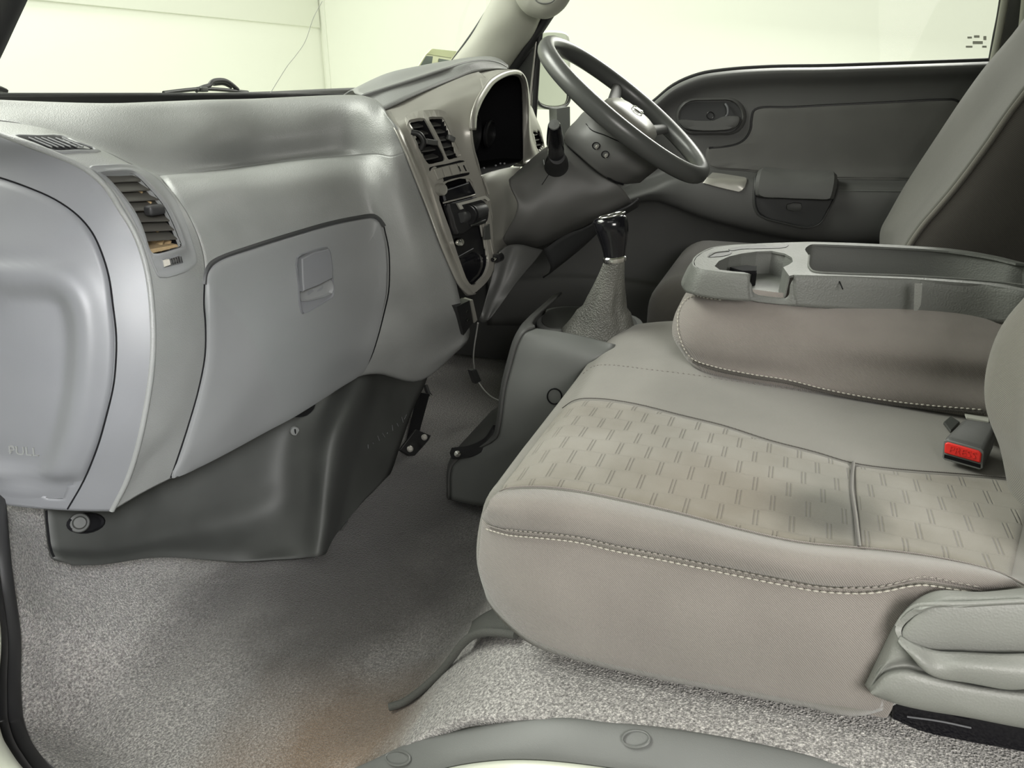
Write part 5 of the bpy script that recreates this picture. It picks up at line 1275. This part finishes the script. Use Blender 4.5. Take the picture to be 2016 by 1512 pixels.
# ---------------------------------------------------------------- folded-down middle backrest used as a console
fcn = thing('folding_console', 'folded-down middle backrest with a grey plastic cup holder and storage tray', 'console', (1.16, -.1, .388))
M['tray'] = grain('tray_plastic', (.135, .14, .13), .55, 420, .45, .0008, blotch=.06)
ZT = .54
OT = [(2090,580),(2016,573),(1939,560),(1797,549),(1655,543),(1600,542),(1563,541),(1554,543),(1548,535),(1542,526),(1553,521),(1561,515),(1559,507),(1545,499),(1520,494),(1490,495),(1460,499),(1435,505),(1415,514),(1407,524),(1417,531),(1442,534),(1465,536),(1476,541),(1440,539),(1407,535),(1382,531),(1369,524),(1367,515),(1371,507),(1385,496),(1407,487),(1442,482),(1499,479),(1556,477),(1595,476),(1673,478),(1762,482),(1868,489),(1957,503),(2003,514),(2090,535)]
BIN = [(2090,572),(1939,554),(1797,544),(1655,539),(1606,536),(1593,528),(1592,503),(1585,491),(1595,482),(1610,481),(1673,483),(1762,487),(1868,494),(1957,508),(2000,518),(2090,530)]
import mathutils.geometry as mg
def plate(name, outer, holes, z, m, parent, thick=.003, bev=.0012):
    loops = [outer]+holes; pts = [Vector((p.x, p.y)) for l in loops for p in l]
    n0 = 0; fl = []
    for l in loops: fl.append(list(range(n0, n0+len(l)))); n0 += len(l)
    res = mg.delaunay_2d_cdt(pts, [], fl, 0, 1e-7); vco, _, faces = res[0], res[1], res[2]
    pl = [[(p.x, p.y) for p in l] for l in loops]; fs = []
    for f in faces:
        c = (sum(vco[i].x for i in f)/len(f), sum(vco[i].y for i in f)/len(f))
        if inpoly(c, pl[0]) and not any(inpoly(c, h) for h in pl[1:]): fs.append(tuple(f))
    o = mob(name, [V(p.x, p.y, z(p) if callable(z) else z) for p in vco], fs, m, parent, smooth=False, face_cam=True, thick=thick, bev=bev)
    return o
ot3 = [pZ(x, y, ZT) for x, y in OT]
bin3 = [pZ(x, y, ZT) for x, y in P2(BIN, 3, True)]
plate('tray_top', ot3, [bin3], ZT, M['tray'], fcn)
# skirt: near side, nose, far side
TOPS = [0,1,2,3,4,5,6]; 
near_t = [ot3[i] for i in TOPS]
near_b = [pX(x, y, t.x-.004) for (x, y), t in zip([(2090,648),(2016,640),(1939,634),(1797,624),(1655,610),(1604,606),(1566,603)], near_t)]
def skirt(name, T, B):
    rows = [T, [t+(b-t)*.08+V(-.002, .0, -.001) for t, b in zip(T, B)], [t.lerp(b, .5)+V(-.002,.001,0) for t, b in zip(T, B)], B]
    return patch(name, rows, M['tray'], fcn, nu=4, nv=5, thick=.003)
skirt('tray_side', near_t, near_b)
nose_i = [23,24,25,26,27,28,29,30,31,32,33,34]
nose_t = [ot3[i] for i in nose_i]
nb = [(1478,592),(1440,590),(1395,585),(1366,579),(1351,572),(1345,562),(1347,550),(1360,530)]
nose_b = [pX(x, y, t.x-.004) if k < 4 else pY(x, y, t.y+.012) for k, ((x, y), t) in enumerate(zip(nb, nose_t))]
nose_b += [t+V(.008, .012, -.038) for t in nose_t[8:]]
skirt('tray_nose', nose_t, nose_b)
far_t = [ot3[i] for i in (34,35,36,37,38,39,40,41)]
skirt('tray_far_side', far_t, [t+V(.006, .0, -.038) for t in far_t])
nt_ = [pX(1470,546,1.042), pX(1480,560,1.042), pX(1483,575,1.042), pX(1494,581,1.04), pX(1545,587,1.04), pX(1553,580,1.04), pX(1556,560,1.04), pX(1566,543,1.04)]
nb_ = [pX(1474,592,1.036), pX(1480,592,1.036), pX(1487,593,1.036), pX(1500,595,1.036), pX(1535,599,1.036), pX(1546,600,1.036), pX(1556,602,1.036), pX(1568,603,1.036)]
patch('cup_notch', [nt_, [a.lerp(b, .5) for a, b in zip(nt_, nb_)], nb_], M['tray'], fcn, nu=4, nv=4, thick=.003)
# bin and cup interiors
def well(name, loop, depth, shrink, parent, m):
    k = len(loop); c = sum(loop, Vector())/k
    rings = [loop, [p+V(0,0,-depth*.5)+(c-p)*shrink*.5 for p in loop], [p+V(0,0,-depth*.93)+(c-p)*shrink for p in loop], [p+V(0,0,-depth)+(c-p)*(shrink+.05) for p in loop]]
    vs = [p for r in rings for p in r]; fs = []
    for i in range(3):
        for j in range(k): fs.append((i*k+j, i*k+(j+1) % k, (i+1)*k+(j+1) % k, (i+1)*k+j))
    fs.append(tuple(3*k+j for j in range(k)))
    return mob(name, vs, fs, m, parent, smooth=True, sharp=50)
well('storage_bin', [pZ(x, y, ZT-.001) for x, y in P2(BIN, 3, True)], .095, .03, fcn, M['tray'])
CUP = [(1554,541),(1547,535),(1542,526),(1553,521),(1561,515),(1559,507),(1545,499),(1520,494),(1490,495),(1460,499),(1435,505),(1415,514),(1407,524),(1417,531),(1442,534),(1465,536),(1476,539)]
cup3 = [pZ(x, y, ZT-.001) for x, y in CUP]; kc_ = len(cup3); cc = sum(cup3, Vector())/kc_
rings = [cup3, [p+V(0,0,-.033)+(cc-p)*.06 for p in cup3]]
vs = rings[0]+rings[1]; fs = [(j, j+1, kc_+j+1, kc_+j) for j in range(kc_-1)]+[tuple(range(kc_, 2*kc_))]
mob('cup_holder', vs, fs, M['tray'], fcn, smooth=False, thick=.002)
prism('cup_clip', [pZ(1437,526,ZT-.012), pZ(1470,522,ZT-.012), pZ(1490,524,ZT-.012), pZ(1489,533,ZT-.012), pZ(1462,533,ZT-.012)], (0,0,-.005), M['void'], fcn, smooth=False)
prism('cup_clip', [pZ(1480,533,ZT-.016), pZ(1490,532,ZT-.016), pZ(1490,537,ZT-.016), pZ(1481,540,ZT-.016)], (0,0,-.022), M['void'], fcn, smooth=False)
def flatrelief(name, pts, z, m, th=.001): return prism(name, [pZ(x, y, z) for x, y in P2(pts, 3, True)], (0, 0, -th), m, fcn, smooth=False)
flatrelief('coin_slot', [(1393,505),(1398,498),(1415,495),(1436,493),(1441,497),(1432,502),(1412,505)], ZT+.0008, M['doorp'])
tube('coin_rib', [pZ(1396,504,ZT+.0015), pZ(1410,497,ZT+.0015), pZ(1436,494,ZT+.0015)], .0008, M['tray'], fcn, seg=5)
flatrelief('pen_recess', [(1434,490),(1450,486),(1480,483),(1505,482),(1512,485),(1540,483),(1553,481),(1548,486),(1500,489),(1460,490),(1440,493)], ZT+.0008, M['doorp'])
tube('bin_lip', [p+V(0,0,.001) for p in [pZ(x, y, ZT) for x, y in ((2090,572),(1939,554.5),(1797,544.5),(1655,539.5),(1606,536.5),(1594,529),(1593,504))]], .0013, M['tray'], fcn, seg=6)
tube('scratch', [hit(1652,553,0,[BVHTree.FromPolygons([tuple(v) for v in near_t+near_b], [(i, i+1, i+8, i+7) for i in range(6)])]) or near_t[0]+V(0,0,0), pX(1659,569,1.0345)], .0009, M['void'], fcn, seg=5)
prism('worn_strip', [pX(1801,558,1.0305), pX(1816,559,1.0305), pX(1813,600,1.0285), pX(1806,612,1.028), pX(1799,612,1.028)], (.0006,0,0), M['cover'], fcn, smooth=False)
# cloth body
ZL = [(.512,1.052,.10),(.503,1.047,.113),(.494,1.034,.126),(.48,1.025,.135),(.455,1.019,.146),(.43,1.020,.147),(.408,1.028,.136),(.395,1.028,.126),(.386,1.034,.118),(.38,1.06,.10)]
BD = []
for z, xn, yn in ZL:
    kf = min(1, max(0, (z-.46)/.03)); sk_ = lambda y: (.10*min(0, y)*(1 if z < .42 else 0) + kf*(.026*min(1, max(0, -y)/.16)))
    BD.append([V(xn+sk_(-.5), -.5, z), V(xn+sk_(-.25), -.25, z), V(xn+sk_(-.1), -.1, z), V(xn, 0, z), V(xn+.003, yn-.075, z), V(xn+.014, yn-.032, z), V(xn+.045, yn-.006, z), V(1.13, yn, z), V(1.2, yn-.002, z), V(1.255, yn-.02, z), V(1.285, yn-.06, z), V(1.29, -.1, z), V(1.29, -.5, z)])
patch('cloth_body', BD, M['twill3'], fcn, nu=6, nv=6, thick=0)
t_bd = tree_of(BD, 6, 6); TBD = [t_bd]
ST = [(1420,592),(1390,588),(1368,584),(1354,589),(1343,602),(1337,618),(1336,635),(1337,652),(1342,669),(1350,688),(1366,706),(1407,721),(1478,736),(1549,747),(1620,764),(1691,778),(1762,789),(1833,797),(1938,806)]
facing('side_panel', ST[3:], [(1354,588),(1400,592),(1478,597),(1566,606),(1655,613),(1744,622),(1833,631),(1904,636),(1975,641)][::1], M['twill3'], .0012, fcn, TBD, N1=50, N2=12) if False else None
stitches('stitching', ST, TBD, .0016, M['stitch'], fcn, .0062, .0042, .0011)
pp_ = [hit(x, y+5, .001, TBD) for x, y in ST[10:]]
tube('piping', [p for p in pp_ if p is not None], .0026, M['seatdark'], fcn, seg=8)

# ---------------------------------------------------------------- seat belt buckle
bk_ = thing('seat_belt_buckle', 'black seat belt buckle with red release button lying on bench seat', 'seat belt buckle', tuple(pZ(1900,900,.386)))
F1, F2 = pZ(1853,903,.388), pZ(1938,927,.388)
F4, F3 = pX(1857,861,F1.x+.004), pX(1941,884,F2.x+.004)
B4, B3 = pX(1899,821,F1.x+.052), pX(1968,831,F2.x+.052); B2 = V(B3.x, B3.y, F2.z+.002); B1 = V(B4.x, B4.y, F1.z+.002)
bb = mob('body', [F1, F2, F3, F4, B1, B2, B3, B4], [(0,1,2,3),(7,6,5,4),(0,4,5,1),(1,5,6,2),(2,6,7,3),(3,7,4,0)], M['dark'], bk_, bev=.006)
def onF(s, t, o=0):
    p = F1.lerp(F2, s).lerp(F4.lerp(F3, s), t); n = (F2-F1).cross(F4-F1).normalized()
    if n.dot(CAM-F1) < 0: n = -n
    return p+n*o
nF = onF(.5,.5,1)-onF(.5,.5,0)
M['red'] = base_mat('red_button_plastic', (.72, .025, .018), .35)
prism('front_bezel', [onF(s, t, .001) for s, t in ((.03,.1),(.1,.02),(.9,.02),(.97,.12),(.97,.88),(.9,.97),(.1,.97),(.03,.88))], nF*.002, M['sill'], bk_, bev=.0008)
rbn = prism('release_button', [onF(s, t, .0025) for s, t in ((.08,.36),(.92,.36),(.93,.8),(.86,.89),(.14,.89),(.07,.8))], nF*.003, M['red'], bk_, bev=.0015)
tag(rbn, 'red release button')
lettering('press_lettering', 'PRESS', .0105, onF(.5,.62,.0058), onF(1,.62)-onF(0,.62), onF(.5,1)-onF(.5,0), M['red'], rbn, .0006)
prism('tongue_slot', [onF(s, t, .0025) for s, t in ((.08,.12),(.92,.12),(.92,.28),(.08,.28))], nF*.001, M['void'], bk_)
M['label'] = base_mat('woven_label', (.48, .48, .43), .8)
lab = prism('care_label', [pZ(1899,812,.392), pZ(1945,816,.392), pZ(1947,830,.392), pZ(1903,822,.392)], (0,0,-.002), M['label'], bk_)
tube('stalk', [pZ(1935,850,.40), pZ(1965,845,.39), pZ(1995,860,.375)], .011, M['black'], bk_, seg=8, flat=.5)
prism('side_tab', [pZ(1858,830,.39), pZ(1872,818,.39), pZ(1890,830,.39), pZ(1872,848,.39)], (0,0,-.004), M['kick'], bk_, bev=.001)

# ---------------------------------------------------------------- driver's seat
ds = thing('driver_seat', "driver's seat in grey-brown cloth with pale piping along its backrest", 'seat', (1.6, -.05, .2))
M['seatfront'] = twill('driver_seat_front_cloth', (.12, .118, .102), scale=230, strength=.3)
SF = [[pX(1754,575,1.80), pX(1760,575,1.6), pX(1768,575,1.36)],
      [pX(1746,520,1.80), pX(1757,520,1.6), pX(1774,520,1.36)],
      [pX(1743,480,1.80), pX(1765,478,1.58), pX(1793,480,1.36)], [pX(1744,453,1.80), pX(1778,448,1.58), pX(1820,442,1.36)],
      [pX(1759,423,1.80), pX(1805,412,1.575), pX(1848,410,1.36)], [pX(1790,366,1.80), pX(1842,366,1.575), pX(1885,366,1.36)],
      [pX(1858,260,1.80), pX(1908,280,1.575), pX(1945,286,1.36)], [pX(1904,191,1.80), pX(1955,214,1.575), pX(1987,225,1.36)],
      [pX(1949,130,1.80), pX(1992,160,1.575), pX(2016,187,1.36)], [pX(2016,50,1.80), pX(2048,92,1.575), pX(2074,112,1.36)],
      [pX(2090,-60,1.80), pX(2115,-20,1.575), pX(2140,10,1.36)]]
SF = [[r[0]+V(.015,-.06,0)]+r for r in SF]
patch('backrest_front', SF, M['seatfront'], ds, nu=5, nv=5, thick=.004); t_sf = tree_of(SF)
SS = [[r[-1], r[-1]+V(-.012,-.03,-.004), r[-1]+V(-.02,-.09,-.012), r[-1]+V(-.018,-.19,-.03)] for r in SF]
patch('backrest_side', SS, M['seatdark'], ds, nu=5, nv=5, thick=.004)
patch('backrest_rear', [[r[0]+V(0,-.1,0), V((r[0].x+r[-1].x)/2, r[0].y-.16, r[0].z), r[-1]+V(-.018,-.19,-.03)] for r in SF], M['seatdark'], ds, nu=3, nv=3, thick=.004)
tube('piping', [r[-1] for r in SF], .0045, M['twill2'], ds, seg=8)
for pts in ([(1881,362),(1904,324),(1949,238),(1965,206),(1987,141),(2014,76)], [(1968,204),(1985,203),(1998,204)], [(1948,243),(1960,244),(1972,247)]):
    seam('seam_groove', pts, .0018, [t_sf], ds, .0005)
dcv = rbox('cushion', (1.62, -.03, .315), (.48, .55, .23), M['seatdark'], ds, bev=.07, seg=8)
# ---------------------------------------------------------------- outside: door mirror, wiper
mr_ = thing('door_mirror', 'pale framed door mirror outside the driver window behind the steering wheel', 'mirror', tuple(pX(1109,290,2.25)))
M['mirror'] = base_mat('mirror_glass', (.85, .88, .82), .03, metal=1)
MO = [(1056,70),(1064,62),(1100,60),(1118,66),(1123,80),(1124,150),(1124,196),(1119,208),(1105,215),(1083,216),(1066,212),(1057,204)]
mo = [pX(x, y, 2.25+.19*(x-1056)/68) for x, y in P2(MO, 4, True)]
prism('housing', mo, (.03,.10,0), M['body'], mr_, bev=.006)
MI = [(1060,74),(1067,67),(1099,65),(1113,70),(1117,82),(1118,150),(1118,192),(1113,202),(1102,207),(1083,208),(1068,204),(1060,196)]
prism('mirror_face', [pX(x, y, 2.245+.19*(x-1056)/68) for x, y in P2(MI, 4, True)], (.004,.004,0), M['mirror'], mr_)
tube('lower_rim', [pX(x, y, 2.24+.19*(x-1056)/68) for x, y in ((1058,198),(1064,207),(1083,213),(1103,212),(1116,206),(1121,196),(1122,172))], .0042, M['kick'], mr_, seg=8)
tube('mount_arm', [pX(1110,280,2.33), pX(1108,300,2.25), pX(1100,330,2.06), pX(1098,335,1.97)], .014, M['black'], mr_, seg=10)
prism('bracket', [pX(1096,214,2.28), pX(1122,210,2.30), pX(1123,290,2.30), pX(1098,290,2.28)], (.02,.03,0), M['sill'], mr_, smooth=False)
wp = thing('windscreen_wiper', 'black wiper linkage lying outside along the base of the windscreen', 'wiper', tuple(pY(415,182,1.34)))
YW = 1.36
tube('wiper_arm', [pY(x, y, YW) for x, y in ((322,183),(345,180),(372,177),(400,175),(440,177),(488,182))], .0045, M['black'], wp, seg=8)
tube('wiper_linkage', [pY(x, y, YW) for x, y in ((386,178),(400,172),(412,168),(418,161),(432,158),(446,160),(458,168),(468,177))], .0055, M['rubber'], wp, seg=8)
tube('wiper_linkage', [pY(x, y, YW+.01) for x, y in ((420,166),(440,165),(455,172))], .004, M['kick'], wp, seg=8)
rbox('pivot', pY(398,176,YW), (.022,.02,.012), M['kick'], wp, .003)
tube('wiper_blade', [pY(x, y, 1.34) for x, y in ((-60,168),(-20,173),(0,176),(12,181))], .006, M['black'], wp, seg=6)
# registration label in the corner of the windscreen
M['lab_green'] = base_mat('label_green_print', (.085, .11, .09), .6); M['lab_cream'] = base_mat('label_cream_paper', (.62, .64, .42), .6); M['lab_olive'] = base_mat('label_olive_band', (.42, .45, .24), .6)
def lp(x, y, o=0): return pY(x, y, .93-o)
lb = prism('registration_label', [lp(822,133), lp(838,108), lp(850,96), lp(900,101), lp(893,112), lp(884,126), lp(864,131)], (0,.003,0), M['lab_cream'], None, smooth=False)
tag(lb, 'green and cream registration label in the lower corner of windscreen', 'label'); 
prism('olive_band', [lp(846,101,.001), lp(852,96,.001), lp(899,101,.001), lp(889,114,.001), lp(840,106,.001)], (0,-.0005,0), M['lab_olive'], lb, smooth=False)
prism('printed_block', [lp(827,130,.001), lp(839,110,.001), lp(852,111,.001), lp(849,131,.001)], (0,-.0005,0), M['lab_green'], lb, smooth=False)
prism('printed_block', [lp(864,115,.001), lp(887,119,.001), lp(882,126,.001), lp(862,129,.001)], (0,-.0005,0), M['lab_green'], lb, smooth=False)

# ---------------------------------------------------------------- phone holder clipped over the radio
ph = thing('phone_holder', 'black clamp-on phone holder mounted over the car radio', 'phone holder', tuple(pY(915,430,.53)))
def fh(x, y, o): return hit(x, y, o, TF) or pY(x, y, .55-o)
relief('holder_plate', [(872,404),(884,402),(933,392),(944,399),(950,413),(950,428),(945,440),(918,448),(900,462),(890,462),(880,430)], [(1.0,.001),(1,.012),(.94,.015),(.5,.015)], M['black'], ph, TF, n=2)
prism('clamp_frame', [fh(880,405,.024), fh(933,387,.024), fh(941,395,.024), fh(936,398,.024), fh(930,393,.024), fh(889,408,.024), fh(892,415,.024), fh(887,417,.024)], (-.002,-.004,0), M['silver'], ph, smooth=False)
a, b = fh(910,424,.02), fh(936,414,.02)
d = (b-a); lathe('clamp_roller', [(.011,0),(.0125,.002),(.0125,d.length*.9),(.010,d.length)], a, d, M['doorp'], ph, seg=24)
for k, (x, y) in enumerate(((906,426),(911,424))): lathe('clamp_disc', [(.017,0),(.0175,.0015),(.017,.003)], fh(x, y, .018), d, M['black'], ph, seg=28)
a = fh(894,432,.018); lathe('clamp_hinge', [(.009,0),(.011,.004),(.009,d.length*.45)], a, d, M['doorp'], ph, seg=20)
tube('clamp_edge', [fh(912,446,.018), fh(940,434,.018)], .0016, M['kick'], ph, seg=6)
prism('side_tab', [fh(944,447,.01), fh(952,441,.01), fh(958,471,.006), fh(946,472,.006)], (0,-.003,0), M['kick'], ph, smooth=False)
lathe('tension_screw', [(.004,-.012),(.004,0),(.0085,.001),(.0085,.016),(.007,.018)], fh(966,509,.012), d, M['black'], ph, seg=16)
lathe('screw_tip', [(.003,0),(.003,.004),(0,.005)], fh(959,511,.016), (-.5,-.85,.1), M['chrome'], ph, seg=10)

# ---------------------------------------------------------------- mat with bound edge over the arch, pedals, cable
M['mat'] = grain('woven_mat', (.06, .062, .056), .85, 700, .6, .001, blotch=.15)
SP = [(766,1392,.012),(790,1385,.016),(820,1366,.03),(848,1342,.045),(872,1318,.062),(892,1292,.085),(910,1268,.108),(930,1252,.126),(955,1245,.142),(985,1246,.152),(1015,1250,.158)]
sp = [pZ(x, y, z+.014) for x, y, z in SP]
mt = thing('floor_mat', 'dark woven floor mat with a bound edge curving up under the seat', 'mat', tuple(sp[0]))
tube('bound_edge', sp, .0052, M['mat'], mt, seg=10, n=6)
mw = [sp, [V(p.x+.03, p.y+.003, max(hh(p.y+.003)+.008, p.z-.002)) for p in sp], [V(p.x+.09, p.y+.004, hh(p.y+.004)+.006) for p in sp], [V(p.x+.2, p.y+.004, hh(p.y+.004)+.004) for p in sp]]
mw = [[p for p in r[6:]] for r in mw[:2]]+[[V(p.x+.10, p.y+.03, hh(p.y+.03)+.005) for p in sp[6:]]]
patch('mat_cloth', mw, M['mat'], mt, nu=4, nv=4, thick=.003)
pb = thing('footrest_bracket', 'black steel bracket with two screws beside the footwell cover', 'bracket', tuple(pY(820,880,.76)))
prism('plate', [pY(x, y, Y) for x, y, Y in ((788,886,.735),(806,897,.725),(817,897,.72),(849,871,.72),(850,858,.73),(819,845,.75))], (0,.006,-.002), M['black'], pb, bev=.001, smooth=False)
prism('upright', [pY(x, y, Y) for x, y, Y in ((806,870,.76),(822,800,.80),(832,774,.80),(846,776,.79),(826,850,.745))], (.003,.01,0), M['black'], pb, smooth=False)
for x, y in ((807,884),(835,861)): lathe('screw', [(.007,0),(.007,.003),(.004,.006),(0,.006)], pY(x, y, .722), (-.6,-.6,.5), M['silver'], pb, seg=14)
for nm, lab_, pts, pad_ in (('pedal', 'dark pedal arm nearest the footwell cover', ((838,760,.86),(846,778,.84),(870,800,.82),(895,822,.80)), (896,824,.80)), ('pedal', 'dark pedal arm nearest the gear console', ((905,700,.90),(915,745,.87),(926,772,.85),(943,797,.83)), (945,800,.83))):
    pd = thing(nm, lab_, 'pedal', tuple(pY(*pts[-1])), 'pedals in the driver footwell')
    tube('arm', [pY(*q) for q in pts], .006, M['doorp'], pd, seg=8)
    tube('arm_highlight', [pY(q[0]+1, q[1]-1, q[2]-.008) for q in pts[1:]], .0012, M['silver'], pd, seg=6)  # silver tube draws the thin highlight along the pedal arm
    rbox('pad', pY(*pad_)+V(0,.01,-.01), (.06,.012,.05), M['rubber'], pd, .003, Euler((.6,0,0)))
wc = thing('cable', 'thin white cable hanging below the dashboard to the gear console', 'cable', tuple(pY(986,790,.62)))
M['white'] = base_mat('white_cable', (.5, .5, .48), .5)
tube('upper_lead', [pY(x, y, Y) for x, y, Y in ((941,636,.58),(938,655,.60),(934,680,.62),(932,705,.64),(934,726,.66))], .0017, M['white'], wc, seg=8)
prism('connector', [pY(x, y, .655) for x, y in ((928,730),(938,727),(948,750),(937,756))], (.004,.012,0), M['doorp'], wc, bev=.001)
tube('lower_lead', [pY(x, y, Y) for x, y, Y in ((942,752,.66),(950,764,.65),(960,775,.64),(972,784,.63),(988,791,.61))], .0017, M['white'], wc, seg=8)
